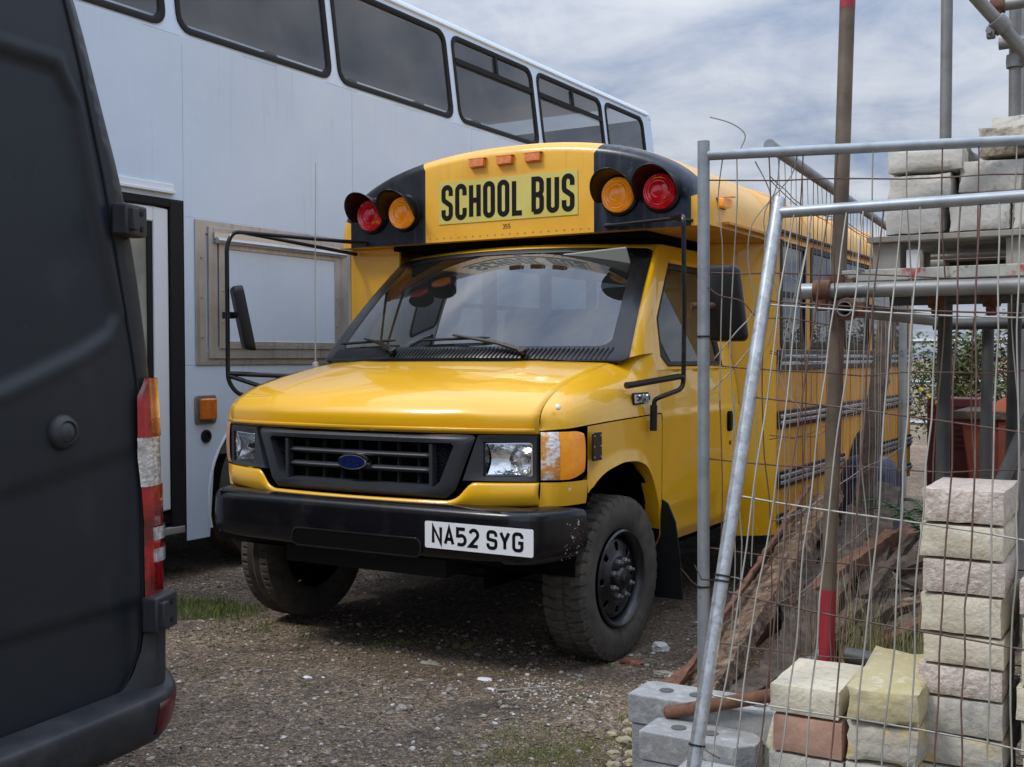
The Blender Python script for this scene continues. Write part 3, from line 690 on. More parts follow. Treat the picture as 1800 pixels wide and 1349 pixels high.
def wheel(parent, c, sg, steer=0, tm='tyre_a', rimmat='rim_black', R=.372, holes=8):
    Wl = empty('wheel', c); Wl.parent = parent; Wl.rotation_euler = (0, 0, steer)
    if tm not in bpy.data.meshes:
        o = tyre_mesh(herring=(tm != 'tyre_b')).build('tyre', 'tyre', Wl, smooth=25); o.data.name = tm
    else:
        o = bpy.data.objects.new('tyre', bpy.data.meshes[tm]); COL.objects.link(o); o.parent = Wl
    sc = R / .372; o.scale = (sc, sc, sc)
    # rim: barrel, pierced disc, hub, nuts
    s = sc
    MB().lathe([(.222 * s, .10 * s), (.214 * s, .108 * s), (.200 * s, .10 * s), (.192 * s, .06 * s), (.185 * s, -.06 * s), (.2 * s, -.1 * s)], (0, 0, 0), (sg, 0, 0), 48).build('rim', rimmat, Wl, smooth=50)
    mb = MB(); n, m = 128, 18; pr = [(.190, .045), (.182, .060), (.168, .070), (.13, .078), (.112, .084), (.102, .092), (.085, .090), (.07, .084), (0.0, .084)]
    keep = []; vs = []
    for k in range(n):
        for j in range(m + 1):
            r, h = cat_rom(pr, j / m); a = 2 * math.pi * k / n; vs.append((sg * h * s, r * s * math.cos(a), r * s * math.sin(a)))
    for k in range(n):
        for j in range(m):
            r, h = cat_rom(pr, (j + .5) / m); a = 2 * math.pi * (k + .5) / n
            hit = any(math.hypot(r * math.cos(a) - .145 * math.cos(2 * math.pi * q / holes), r * math.sin(a) - .145 * math.sin(2 * math.pi * q / holes)) < .0185 for q in range(holes))
            if not hit: keep.append((k * (m + 1) + j, k * (m + 1) + j + 1, ((k + 1) % n) * (m + 1) + j + 1, ((k + 1) % n) * (m + 1) + j))
    mb.add(vs, keep).build('disc', rimmat, Wl, smooth=40, solid=.006)
    MB().lathe([(.056 * s, .08 * s), (.054 * s, .105 * s), (.046 * s, .116 * s), (.030 * s, .12 * s), (.027 * s, .132 * s), (0, .134 * s)], (0, 0, 0), (sg, 0, 0), 24).build('hub', rimmat, Wl, smooth=40)
    for q in range(8):
        a = 2 * math.pi * (q + .5) / 8
        MB().lathe([(.0135, .080), (.0135, .106), (.008, .111), (.007, .124), (0, .125)], (0, .083 * s * math.cos(a), .083 * s * math.sin(a)), (sg, 0, 0), 6).build('wheel_nut', 'scaff_grey', Wl, smooth=20)
    MB().lathe([(0, .0), (.17 * s, 0), (.185 * s, -.03)], (0, 0, 0), (-sg, 0, 0), 24).build('brake_drum', 'dark_void', Wl)
    return Wl
wheel(BUS, (.885, .752, .366), 1, R_(-3), R=.370); wheel(BUS, (-.885, .752, .366), -1, R_(-3), 'tyre_b', R=.370)
wheel(BUS, (.95, 4.45, .368), 1); wheel(BUS, (-.95, 4.45, .368), -1)
# bus body ----------------------------------------------------------
Z0, RB, NX = 2.075, .445, 2.2
def rc(a):
    c, s = math.cos(a), math.sin(a)
    return (1.16 * math.copysign(abs(c) ** (2 / NX), c), Z0 + RB * abs(s) ** (2 / NX))
HY, HR = 1.385, .075
A_ = [math.pi * (1 - (k / 72)) for k in range(73)]
AX = [rc(a) for a in A_]
def ax_at(x):     # roof curve point at a given x
    k = abs(x) / 1.16; return (x, Z0 + RB * (1 - k ** NX) ** (1 / NX))
FX = 1 - HR / 1.16
AX = sorted(AX + [ax_at(s * q / FX) for s in (-1, 1) for q in (.53, 1.065)], key=lambda p: (round(p[0], 6), p[1] if p[0] < 0 else -p[1]))
curve = [(-1.16, 2.013)] + [(-1.16, 2.045)] + AX + [(1.16, 2.045), (1.16, 2.013)]
def ins(p): return (p[0] * (1 - HR / 1.16), 2.013 + (p[1] - 2.013) * (1 - HR * .85 / .507) if p[1] > 2.013 else p[1])
def hrow(f):      # f 0..90 degrees of the rounded edge
    q = []
    for p in curve:
        i_ = ins(p); s, c = math.sin(R_(f)), 1 - math.cos(R_(f))
        q.append((lerp(i_[0], p[0], s), HY + HR * c, lerp(i_[1], p[1], s)))
    return q
hrows = [hrow(f) for f in (0, 12, 25, 38, 50, 62, 75, 90)] + [[(p[0], y, p[1]) for p in curve] for y in (1.6, 1.9, 2.30)]
cen, blk = MB(), [MB(), MB()]; yel = MB()
for r0, r1 in zip(hrows, hrows[1:]):
    for i in range(len(curve) - 1):
        q = [r0[i], r0[i + 1], r1[i + 1], r1[i]]; mx_ = sum(p[0] for p in q) / 4; my = sum(p[1] for p in q) / 4
        t = yel
        mi = abs(curve[i][0] + curve[i + 1][0]) / 2 * FX
        if .53 < mi < 1.065 and my < HY + HR * .72: t = blk[0 if mx_ < 0 else 1]
        t.add(q, [(0, 1, 2, 3)])
inner = hrows[0]; XS = sorted(set([p[0] for p in inner] + [-.53, .53, -1.065, 1.065]))
def ztop(x):
    for a, b in zip(inner, inner[1:]):
        if a[0] <= x <= b[0] and b[0] > a[0]: return lerp(a[2], b[2], (x - a[0]) / (b[0] - a[0]))
    return 2.02
for a, b in zip(XS, XS[1:]):
    m_ = (a + b) / 2; t = blk[0 if m_ < 0 else 1] if .53 < abs(m_) < 1.065 else yel
    for k in range(6):
        f0, f1 = k / 6, (k + 1) / 6
        t.add([(a, HY, lerp(2.013, ztop(a), f0)), (b, HY, lerp(2.013, ztop(b), f0)), (b, HY, lerp(2.013, ztop(b), f1)), (a, HY, lerp(2.013, ztop(a), f1))], [(0, 1, 2, 3)])
HD = yel.build('header_cap', 'yellow_header', BUS, smooth=40)
tag(blk[0].build('light_panel', 'black_panel', HD, smooth=40), 'black painted panel behind the right pair of warning lights')
tag(blk[1].build('light_panel', 'black_panel_worn', HD, smooth=40), 'worn black painted panel behind the left pair of warning lights')
MB().box(-1.155, 1.155, HY + .01, 2.44, 2.012, 2.02).build('header_floor', 'yellow_brownish', BUS, smooth=0)
MB().box(-.80, .80, HY + .06, 2.3, 1.985, 2.010).build('header_gap', 'dark_void', BUS, smooth=0)  # near-black block painted in for the dark gap below the header
mb = MB()
for k in range(22):   # pop rivets along the lower edge of the header
    x = -.50 + 1.0 * k / 21
    mb.lathe([(0, .003), (.0045, .002), (.006, 0)], (x, HY, 2.035), (0, -1, 0), 6)
tag(mb.build('rivets', 'yellow_brownish', HD, smooth=40), kind='stuff')
SG = MB().slab([(x, HY - .0015, z) for x, z in ((-.438, 2.110), (.438, 2.110), (.438, 2.345), (-.438, 2.345))], (0, -.0025, 0)).build('sign', 'sign_film', BUS, smooth=0)
tag(SG, 'pale yellow sign reading SCHOOL BUS')
lettering('sign_letter', 'SCHOOL BUS', (-.418, HY - .0042, 2.128), (1, 0, 0), (0, 0, 1), .076, .200, .0915, .0275, 'letter_black', SG, k=.5, gap=.030)
lettering('fleet_number', '355', (-.022, HY - .0005, 2.062), (1, 0, 0), (0, 0, 1), .014, .026, .018, .003, 'letter_black', HD, th=.0008)
# amber clearance lamps
def clearance(p, d, up=(0, 0, 1)):
    c = empty('clearance_lamp'); c.parent = BUS; d = Vector(d); s = d.cross(Vector(up)).normalized(); u = s.cross(d); p = Vector(p)
    def bx(a, b, y0, y1, k):
        pts = [p + s * x * k + u * z * k + d * y0 for x, z in rrect(-a, a, -b, b, .006)]; q = [p + s * x * .9 * k + u * z * .85 * k + d * y1 for x, z in rrect(-a, a, -b, b, .006)]
        m = MB().rows([pts, q], True); m.poly(q); return m
    bx(.05, .026, -.01, .006, 1.08).build('lamp_base', 'black_trim', c, smooth=30)
    bx(.05, .024, .006, .036, 1).build('lens', 'amber_dark' if abs(d.y) > .5 else 'amber', c, smooth=30)
    MB().obox(p + u * .027 + d * .016, (.11, .04, .003)).build('lamp_hood', 'amber_dark', c, smooth=0)
for x in (-.175, 0, .175): clearance((x, HY + .012, 2.425), (0, -1, .18))
clearance((1.158, 1.56, 2.135), (1, -.15, .0)); 
# warning lights
def warn(x, z, m):
    Wn = empty('warning_light'); Wn.parent = BUS
    MB().lathe([(.108, 0), (.102, .018), (.090, .022)], (x, HY, z), (0, -1, 0), 36).build('bezel', 'black_gloss', Wn, smooth=40)
    MB().lathe([(.090, .01), (.089, .038), (.081, .046), (.077, .043), (.070, .050), (.065, .047), (.055, .055), (.050, .052), (.033, .058), (.028, .056), (.0, .060)], (x, HY, z), (0, -1, 0), 40).build('lens', m, Wn, smooth=30)
    v = MB()
    def vis(u, t):
        a = R_(-18 + 216 * u); ln = .165 * (.30 + .70 * math.sin(math.pi * min(1, max(0, u))) ** .8); r = lerp(.100, .118, t)
        return (x + r * math.cos(a), HY - .01 - ln * t, z + r * math.sin(a))
    v.grid(vis, 40, 6).build('visor', 'black_gloss', Wn, smooth=60, solid=.004)
for x, m in ((-.900, 'red_lens'), (-.672, 'amber'), (.680, 'amber'), (.910, 'red_lens')): warn(x, 2.190, m)
# body side walls
def arc_low(y, y0=4.45, r=.46, z0=.36): 
    d = abs(y - y0); return max(.345, z0 + math.sqrt(max(0, r * r - d * d))) if d < r else .345
WIN = [(2.53, 3.02), (3.14, 3.86), (3.97, 4.66), (4.77, 5.46), (5.55, 6.02)]
for sg in (1, -1):
    y0 = 2.44 if sg > 0 else 1.52
    mb = MB()
    mb.grid(lambda u, v: (sg * 1.16, lerp(y0, 6.15, u), lerp(arc_low(lerp(y0, 6.15, u)), 1.41, v)), 90, 6)
    ed = [y0] + [q for ww in WIN for q in ww] + [6.15]
    for a, b in zip(ed[::2], ed[1::2]): mb.add([(sg * 1.16, a, 1.41), (sg * 1.16, b, 1.41), (sg * 1.16, b, 2.075), (sg * 1.16, a, 2.075)], [(0, 1, 2, 3)])
    for a, b in WIN: mb.add([(sg * 1.16, a, 2.03), (sg * 1.16, b, 2.03), (sg * 1.16, b, 2.075), (sg * 1.16, a, 2.075)], [(0, 1, 2, 3)])
    SW = mb.build('side_wall', 'yellow_brownish' if sg > 0 else 'yellow_paint', BUS, smooth=0, solid=.02)
    for a, b in WIN:
        WN = empty('side_window'); WN.parent = BUS
        f = rrect(a - .012, b + .012, 1.415, 2.045, .03); g = rrect(a + .022, b - .022, 1.45, 2.01, .025)
        MB().rows([[(sg * 1.158, y, z) for y, z in f], [(sg * 1.166, y, z) for y, z in f], [(sg * 1.166, y, z) for y, z in g], [(sg * 1.145, y, z) for y, z in g]], True).build('frame', 'black_trim', WN, smooth=20)
        MB().box(sg * 1.155 - .01, sg * 1.155 + .01, a + .02, b - .02, 1.715, 1.745).build('sash_bar', 'black_trim', WN, smooth=0)
        MB().poly([(sg * 1.150, y, z) for y, z in rrect(a + .02, b - .02, 1.447, 1.72, .01)]).build('lower_pane', 'body_glass', WN, smooth=0)
        MB().poly([(sg * 1.153, y, z) for y, z in rrect(a + .02, b - .02, 1.74, 2.013, .01)]).build('upper_pane', 'body_glass', WN, smooth=0)
    for z0, z1, n in ((1.285, 1.405, 2), (.95, 1.055, 2), (.605, .705, 2), (.40, .46, 1)):
        segs = [(y0 + .02, 6.13)] if z0 > .86 else [(y0 + .02, 3.93), (4.97, 6.13)]
        for a, b in segs:
            RR = MB().box(min(sg * 1.161, sg * 1.176), max(sg * 1.161, sg * 1.176), a, b, z0, z1).build('rub_rail', 'black_gloss', BUS, smooth=0, bevel=.004)
            for k in range(n):
                zc = lerp(z0, z1, (k + 1) / (n + 1)); MB().box(min(sg * 1.176, sg * 1.188), max(sg * 1.176, sg * 1.188), a + .01, b - .01, zc - .011, zc + .011).build('rail_strip', 'alu_bright', RR, smooth=0, bevel=.004)
    MB().box(min(sg * 1.161, sg * 1.20), max(sg * 1.161, sg * 1.20), 1.56, 2.44, 2.030, 2.042).build('drip_rail', 'yellow_brownish', BUS, smooth=0)
    MB().box(min(sg * 1.158, sg * 1.185), max(sg * 1.158, sg * 1.185), 2.45, 6.15, 2.078, 2.092).build('gutter', 'black_trim', BUS, smooth=0)
mb = MB()
for z in [.42 + .052 * k for k in range(20)]: mb.lathe([(0, .003), (.004, .002), (.005, 0)], (1.1605, 2.465, z), (1, 0, 0), 6)
tag(mb.build('rivets', 'roof_faded', BUS, smooth=40), kind='stuff')
# wheel arch flare of the rear wheel
ar = [(4.45 + .475 * math.cos(R_(a)), .36 + .475 * math.sin(R_(a))) for a in range(0, 181, 12)]; ai = [(4.45 + .43 * math.cos(R_(a)), .36 + .43 * math.sin(R_(a))) for a in range(0, 181, 12)]
two(MB().rows([[(1.161, y, z) for y, z in ar], [(1.20, y, z) for y, z in ar], [(1.21, y, z) for y, z in ai], [(1.161, y, z) for y, z in ai]]), 'arch_flare', 'rubber', BUS, smooth=40)
MB().grid(lambda u, v: (rc(math.pi * (1 - u))[0], lerp(2.30, 6.15, v), rc(math.pi * (1 - u))[1] - .004 * (v > .001)), 60, 8).build('roof', 'roof_faded', BUS, smooth=50, solid=.02)
for y in (3.1, 3.95, 4.75, 5.5):
    MB().tube([(rc(math.pi * k / 40)[0] * 1.002, y, rc(math.pi * k / 40)[1]) for k in range(41)], .007, 6).build('roof_seam', 'roof_faded', BUS)
mb = MB().poly([(p[0], 6.15, p[1]) for p in [(-1.16, .5)] + curve[1:-1] + [(1.16, .5)]]); mb.build('rear_wall', 'yellow_brownish', BUS, smooth=0, solid=.02)
# transition between cab door and body on the left, body front wall on the right
TR = MB()
def trn(u, v):
    z = lerp(.345, 2.010, v); xi = dx(max(z, .45)) - .004; k = u
    return (lerp(xi, 1.16, k), lerp(2.292, 2.44, k ** 1.5), z)
TR.grid(trn, 12, 30).build('body_transition', 'yellow_paint', BUS, smooth=60)
MB().box(1.02, 1.03, 2.37, 2.376, .36, 2.0).build('transition_seam', 'black_trim', BUS, smooth=0)
MB().box(-1.16, -.80, 1.50, 1.52, .9, 2.010).build('front_wall', 'yellow_paint', BUS, smooth=0)
MB().box(-1.175, -1.16, 1.495, 1.53, .5, 2.010).build('corner_trim', 'alu_bright', BUS, smooth=0)
# interior
MB().box(-.93, .93, 1.2, 2.3, .70, .74).box(-1.13, 1.13, 2.45, 6.1, .70, .74).build('floor_panel', 'seat_grey', BUS, smooth=0)
MB().grid(lambda u, v: (lerp(-.84, .84, u), lerp(1.06, 1.42, v) - .16 * (1 - (2 * u - 1) ** 2) * (1 - v), 1.335 + .02 * math.sin(math.pi * v) - (.16 * max(0, v - .75) / .25)), 24, 10).build('dashboard', 'cream_cloth', BUS, smooth=60)
MB().box(-.88, .88, 1.36, 1.40, .75, 1.2).build('dash_face', 'interior_grey', BUS, smooth=0)
tw = empty('steering_wheel'); tw.parent = BUS
cx, cy, cz = .44, 1.50, 1.34
pt = lambda a, r: (cx + r * math.cos(a), cy + .45 * r * math.sin(a) * .9, cz + r * .9 * math.sin(a))
MB().tube([pt(2 * math.pi * k / 36, .20) for k in range(37)], .015, 8, False).build('wheel_ring', 'seat_grey', tw)
MB().tube([pt(0, .19), pt(0, 0), pt(math.pi, .19)], .018, 8).tube([pt(0, 0), (cx, cy - .12, cz - .12)], .035, 8).build('wheel_spokes', 'seat_grey', tw)
def seat(x, y, w, h, m='seat_grey'):
    s_ = empty('seat'); s_.parent = BUS
    MB().obox((x, y + .0, .74 + .42 + h / 2), (w, .13, h), (R_(-12), 0, 0)).build('seat_back', m, s_, smooth=30, bevel=.05)
    MB().obox((x, y - .25, 1.08), (w, .5, .15)).build('seat_cushion', m, s_, smooth=30, bevel=.04)
    MB().box(x - w * .3, x + w * .3, y - .4, y - .05, .74, 1.01).build('seat_base', 'black_trim', s_, smooth=0)
seat(.44, 2.1, .5, .62)
for y in (3.2, 4.0, 4.8, 5.6):
    for x in (-.72, .72): seat(x, y, .78, .55)
VS = MB().obox((.46, 1.40, 1.868), (.52, .012, .10), (R_(28), R_(-3), 0)).build('sun_visor', 'cream_cloth', BUS, smooth=0, bevel=.004)
MB().box(-.78, .78, 2.3, 2.32, .74, 1.35).build('partition', 'interior_grey', BUS, smooth=0)
# mirrors ------------------------------------------------------------
ML = empty('mirror'); ML.parent = BUS
tag(ML, 'black tube mirror bracket on the driver side')
MB().tube(fillet([(.60, HY - .012, 2.040), (1.02, 1.30, 2.045), (1.12, 1.15, 2.035), (1.12, 1.16, 1.60), (1.115, 1.16, 1.215), (1.06, 1.01, 1.178), (1.035, 1.00, 1.165), (1.03, 1.00, 1.03)], .045), .0115, 10).build('bracket', 'black_gloss', ML)
MB().tube([(1.02, 1.31, 2.04), (1.15, 1.52, 2.035)], .010, 8).build('stay', 'black_gloss', ML)
MB().tube([(.995, .775, 1.237), (1.01, .81, 1.240), (1.105, 1.12, 1.272), (1.115, 1.16, 1.27)], [.016, .015, .015, .012], 10).build('brace', 'black_gloss', ML)
MB().tube([(1.032, 1.0, 1.14), (1.03, 1.0, 1.02)], .017, 10).build('clamp', 'black_trim', ML)
MB().tube([(1.14, 1.20, 1.61), (1.22, 1.35, 1.615)], .014, 8).build('ball_joint', 'rust', ML)
def head(parent, c, w, h, ang, d=.05, tilt=0):      # tilt leans the head sideways
    q = rrect(-w / 2, w / 2, -h / 2, h / 2, .035, 7); c = Vector(c)
    ex = Vector((math.cos(ang), math.sin(ang), 0)); ey = Vector((-math.sin(ang), math.cos(ang), 0)); ez = (Vector((0, 0, 1)) + Vector((.86, .51, 0)) * tilt).normalized()
    f = lambda k, y: [c + ex * a * k + ez * b * k + ey * y for a, b in q]
    mb = MB().rows([f(.90, -d), f(.97, -d * .8), f(1.0, -.005), f(1.0, .006)], True); mb.poly(f(.90, -d)); mb.build('mirror_shell', 'black_trim', parent, smooth=40)
    MB().poly(f(.96, .004)).build('mirror_pane', 'mirror_glass', parent, smooth=0)
head(ML, (1.235, 1.37, 1.625), .205, .375, R_(8), tilt=-.13)
MR = empty('mirror'); MR.parent = BUS
tag(MR, 'black tube mirror bracket on the door side')
MB().tube(fillet([(-.95, HY - .005, 2.035), (-1.285, .645, 2.055), (-1.30, .612, 1.98), (-1.30, .612, 1.60), (-1.30, .612, 1.24), (-1.26, .65, 1.165), (-.98, .80, 1.16)], .05), .012, 10).build('bracket', 'black_gloss', MR)
MB().tube([(-1.27, .69, 2.055), (-1.10, 1.48, 1.985)], .011, 8).build('stay', 'black_gloss', MR)
MB().tube([(-1.295, .615, 1.285), (-1.27, .63, 1.283), (-.985, .90, 1.262)], [.012, .014, .014], 10).tube([(-1.29, .615, 1.27), (-1.03, .78, 1.165)], .012, 8).build('brace', 'black_gloss', MR)
MB().obox((-1.305, .627, 1.60), (.06, .04, .035)).tube([(-1.30, .617, 1.60), (-1.26, .68, 1.60)], .014, 8).build('clamp', 'black_trim', MR)
head(MR, (-1.245, .70, 1.585), .20, .36, R_(-40), tilt=-.20)
# aerial
AE = MB().tube([(-.955, .93, 1.335), (-.955, .93, 1.70), (-.945, .93, 2.44)], [.0045, .0032, .0022], 6).lathe([(0, .03), (.018, .02), (.02, 0)], (-.955, .93, 1.32), (0, 0, 1), 12).build('aerial', 'alu', BUS)

# ================================================================== GROUND
def axis(lo, hi, a, b, st):
    v = []; x = a
    while x <= b: v.append(x); x += st
    s = st; x = a
    left = []
    while x > lo: s *= 1.35; x -= s; left.append(max(x, lo))
    s = st; x = v[-1]; right = []
    while x < hi: s *= 1.35; x += s; right.append(min(x, hi))
    return left[::-1] + v + right
def gz(x, y):
    f = 1 / (1 + max(0, math.hypot(x, y - 1) - 7) * .3)
    return (.030 * noise.noise((x * .5, y * .5, 0)) + .014 * noise.noise((x * 1.9, y * 1.9, 3)) + .006 * noise.noise((x * 7, y * 7, 5))) * f - .012
GXs, GYs = axis(-400, 400, -3.2, 3.6, .06), axis(-400, 700, -3.6, 5.0, .06)
gm = MB(); gm.rows([[(x, y, gz(x, y)) for x in GXs] for y in GYs])
m = mat('ground_dirt', (.125, .100, .078), .95)
t = m.node_tree; n = t.nodes; l = t.links; b = n['Principled BSDF']; tcn = n.new('ShaderNodeTexCoord'); vec = tcn.outputs['Object']
def nz(sc, det=8, rough=.65, dist=0):
    x = n.new('ShaderNodeTexNoise'); x.inputs['Scale'].default_value = sc; x.inputs['Detail'].default_value = det; x.inputs['Roughness'].default_value = rough; x.inputs['Distortion'].default_value = dist
    l.new(vec, x.inputs['Vector']); return x.outputs[0]
def mr(v, lo, hi):
    x = n.new('ShaderNodeMapRange'); x.inputs[1].default_value = lo; x.inputs[2].default_value = hi; l.new(v, x.inputs[0]); return x.outputs[0]
def mixc(f, a, bb):
    x = n.new('ShaderNodeMix'); x.data_type = 'RGBA'; l.new(f, x.inputs['Factor'])
    for k, q in (('A', a), ('B', bb)):
        if isinstance(q, tuple): x.inputs[k].default_value = (*q, 1)
        else: l.new(q, x.inputs[k])
    return x.outputs['Result']
c = mixc(mr(nz(1.1), .42, .64), (.150, .104, .068), (.275, .202, .135))
c = mixc(mr(nz(26, 6, .7), .47, .62), c, (.100, .078, .058))
c = mixc(mr(nz(60, 5, .7), .55, .66), c, (.40, .325, .235))
c = mixc(mr(nz(1.7), .54, .66), c, (.085, .066, .048))
vo = n.new('ShaderNodeTexVoronoi'); vo.inputs['Scale'].default_value = 95; l.new(vec, vo.inputs['Vector'])
c = mixc(mr(vo.outputs['Color'], .89, .92), c, (.42, .385, .33))
for sc_, lo_, hi_ in ((150, .5, 1.7), (60, .7, 1.35)):     # grit: every grain its own tone
    v2 = n.new('ShaderNodeTexVoronoi'); v2.inputs['Scale'].default_value = sc_; l.new(vec, v2.inputs['Vector'])
    sx = n.new('ShaderNodeSeparateColor'); l.new(v2.outputs['Color'], sx.inputs[0])
    q2 = n.new('ShaderNodeMapRange'); q2.inputs[3].default_value = lo_; q2.inputs[4].default_value = hi_; l.new(sx.outputs[0], q2.inputs[0])
    hs2 = n.new('ShaderNodeHueSaturation'); l.new(q2.outputs[0], hs2.inputs['Value']); l.new(c, hs2.inputs['Color']); c = hs2.outputs[0]
l.new(c, b.inputs['Base Color'])
bpn = n.new('ShaderNodeBump'); bpn.inputs['Strength'].default_value = .9; bpn.inputs['Distance'].default_value = .02
l.new(nz(55, 8, .75), bpn.inputs['Height']); l.new(bpn.outputs[0], b.inputs['Normal'])
tag(gm.build('ground', 'ground_dirt', smooth=80, weld=False), kind='structure')
rnd = random.Random(3)
def blob(mb, p, s, seed, flat=.6, n=6, rough=.25):
    """small irregular stone: jittered double cone, 3 rings"""
    r = random.Random(seed); rot = r.random() * 6.28; ex = r.uniform(.7, 1.3)
    vs = [(p[0], p[1], p[2] - s * flat)]
    for h, q in ((-.5, .85), (.25, .95), (.75, .6)):
        for k in range(n):
            a = rot + 6.283 * k / n; d = s * q * (1 + r.uniform(-rough, rough)); vs.append((p[0] + d * ex * math.cos(a), p[1] + d / ex * math.sin(a), p[2] + s * flat * h * (1 + r.uniform(-rough, rough))))
    vs.append((p[0], p[1], p[2] + s * flat))
    fs = [(0, 1 + (k + 1) % n, 1 + k) for k in range(n)]
    for j in range(2): fs += [(1 + j * n + k, 1 + j * n + (k + 1) % n, 1 + (j + 1) * n + (k + 1) % n, 1 + (j + 1) * n + k) for k in range(n)]
    fs += [(1 + 2 * n + k, 1 + 2 * n + (k + 1) % n, len(vs) - 1) for k in range(n)]
    return mb.add(vs, fs)
def spot():
    while True:
        x, y = rnd.uniform(-2.2, 2.4), rnd.uniform(-1.7, 2.3)
        if y > .9 and abs(x) < 1.0 and rnd.random() < .75: continue
        return x, y
g1, g2, g3, g4 = MB(), MB(), MB(), MB()
for i in range(11000):
    x, y = spot(); s = rnd.choice((.003, .004, .005, .006, .008)) * rnd.uniform(.7, 1.3); blob(g1, (x, y, gz(x, y) + s * .2), s, i, n=4)
for i in range(1300):
    x, y = spot(); s = rnd.choice((.004, .005, .006, .007, .011)) * rnd.uniform(.6, 1.3); blob(g2, (x, y, gz(x, y) + s * .2), s, i + 9000, .5, n=4)
for i in range(600):
    x, y = spot(); s = rnd.uniform(.008, .018); blob(g3, (x, y, gz(x, y) + s * .15), s, i + 19000, .55, n=5)
for i in range(5000):
    x, y = spot(); a = rnd.random() * 6.28; L_ = rnd.uniform(.004, .013); w_ = rnd.uniform(.0012, .0032); z = gz(x, y) + .004; d = rnd.uniform(-.004, .006)
    ca, sa = math.cos(a), math.sin(a)
    g4.add([(x - ca * L_ - sa * w_, y - sa * L_ + ca * w_, z), (x + ca * L_ - sa * w_, y + sa * L_ + ca * w_, z + d), (x + ca * L_ + sa * w_, y + sa * L_ - ca * w_, z + d), (x - ca * L_ + sa * w_, y - sa * L_ - ca * w_, z + .002), (x, y, z - .006)], [(0, 1, 2, 3), (0, 4, 1), (2, 4, 3)])
for i in range(260):      # spilt plaster crumbs near the wood sliver
    x, y = .95 + rnd.gauss(0, .13), .12 + rnd.gauss(0, .10); s = rnd.choice((.003, .004, .006)); blob(g2, (x, y, gz(x, y) + s * .2), s, i + 29000, .5, n=4)
tag(g1.build('gravel', 'gravel', smooth=0, weld=False), 'fine brown gravel scattered over the dirt yard', 'gravel', kind='stuff')
tag(g2.build('white_chippings', 'chip_white', smooth=0, weld=False), 'tiny white chippings scattered over the dirt yard', 'chippings', kind='stuff')
tag(g3.build('loose_stones', 'dirt_stone', smooth=0, weld=False), 'small loose grey brown stones lying on the dirt', 'stones', kind='stuff')
tag(g4.build('dry_litter', 'straw', smooth=0, weld=False), 'dry straw coloured plant litter strewn over the dirt', 'litter', kind='stuff')

# ================================================================== DOUBLE DECKER
DD = tag(empty('double_decker_bus', (0, 0, 0)), 'pale blue white double decker bus parked behind the yellow bus', 'bus')
X0, YF, YR = -2.15, -.62, 8.45
tx = lambda z: X0 - .10 * max(0, (z - 3.34) / .8)
def quad(mb, y0, y1, z0, z1, off=0): return mb.add([(tx(z0) + off, y0, z0), (tx(z0) + off, y1, z0), (tx(z1) + off, y1, z1), (tx(z1) + off, y0, z1)], [(0, 1, 2, 3)])
def ddarch(y): d = abs(y - 1.90); return .46 + math.sqrt(max(0, .60 ** 2 - d * d)) if d < .60 else .235
def ddarch2(y): d = abs(y - 6.2); return .46 + math.sqrt(max(0, .60 ** 2 - d * d)) if d < .60 else .235
G = .0009
for y0, y1 in ((YF, .20), (.20, 1.105), (1.105, 2.76), (2.76, 4.4), (4.4, 6.2), (6.2, YR)):
    quad(MB(), y0 + G, y1 - G, 2.425 if y0 == .20 else 2.245, 3.345 - G).build('side_panel', 'dd_paint', DD, smooth=0)
for y0, y1 in ((YF, .20), (1.105, 2.76), (2.76, 4.4), (4.4, 6.2), (6.2, YR)):
    quad(MB(), y0 + G, y1 - G, 1.325 + G, 2.245 - G).build('side_panel', 'dd_paint', DD, smooth=0)
mb = MB(); mb.grid(lambda u, v: (X0, lerp(1.105 + G, YR, u), lerp(max(ddarch(lerp(1.105, YR, u)), ddarch2(lerp(1.105, YR, u))), 1.325 - G, v)), 190, 3); quad(mb, YF, .20, .24, 1.325 - G)
mb.build('skirt_panel', 'dd_paint', DD, smooth=0)
for yc in (1.90, 6.2):
    q = [(X0, yc + .61 * math.cos(R_(a)), .46 + .61 * math.sin(R_(a))) for a in range(-20, 201, 8)]
    MB().tube(q, .009, 8).build('arch_trim', 'dd_white', DD)
    MB().grid(lambda u, v: (lerp(X0 - .01, X0 - .5, v), yc + .6 * math.cos(math.pi * u), .46 + .6 * math.sin(math.pi * u)), 24, 1).build('wheel_housing', 'dark_void', DD)
    wheel(DD, (X0 - .15, yc, .485), 1, 0, 'tyre_b', 'alu', .49, 10)
    MB().box(X0 - .55, X0 - .5, yc - .62, yc + .62, .2, 1.1).build('housing_back', 'dark_void', DD, smooth=0)
# inner skin, floors, far side
MB().box(-4.63, X0 - .03, YF + .05, YR - .05, .42, .75).build('underfloor_block', 'dark_void', DD, smooth=0)  # dark underbody box, added to keep light out from below
mb = MB(); mb.box(X0 - .06, X0 - .03, 1.2, YR - .05, .75, 3.33); mb.build('inner_skin', 'dd_int', DD, smooth=0)
MB().box(-4.6, X0 - .06, YF + .05, YR - .05, 2.5, 2.54).build('upper_floor', 'dd_int', DD, smooth=0)
MB().box(-4.65, -4.62, YF, YR, .3, 4.2).box(-4.65, X0 - .06, YF, YF + .03, .3, 4.2).box(-4.65, X0 - .1, YR - .04, YR, .3, 4.15).build('far_walls', 'dd_int', DD, smooth=0)
for y in (.3, 1.2, 2.1, 3.0, 3.9, 4.8, 5.7, 6.6, 7.5):
    MB().obox((X0 - .62, y, 3.15), (.85, .12, .75), (R_(-8), 0, 0)).build('upper_seat', 'seat_grey', DD, smooth=30, bevel=.04)
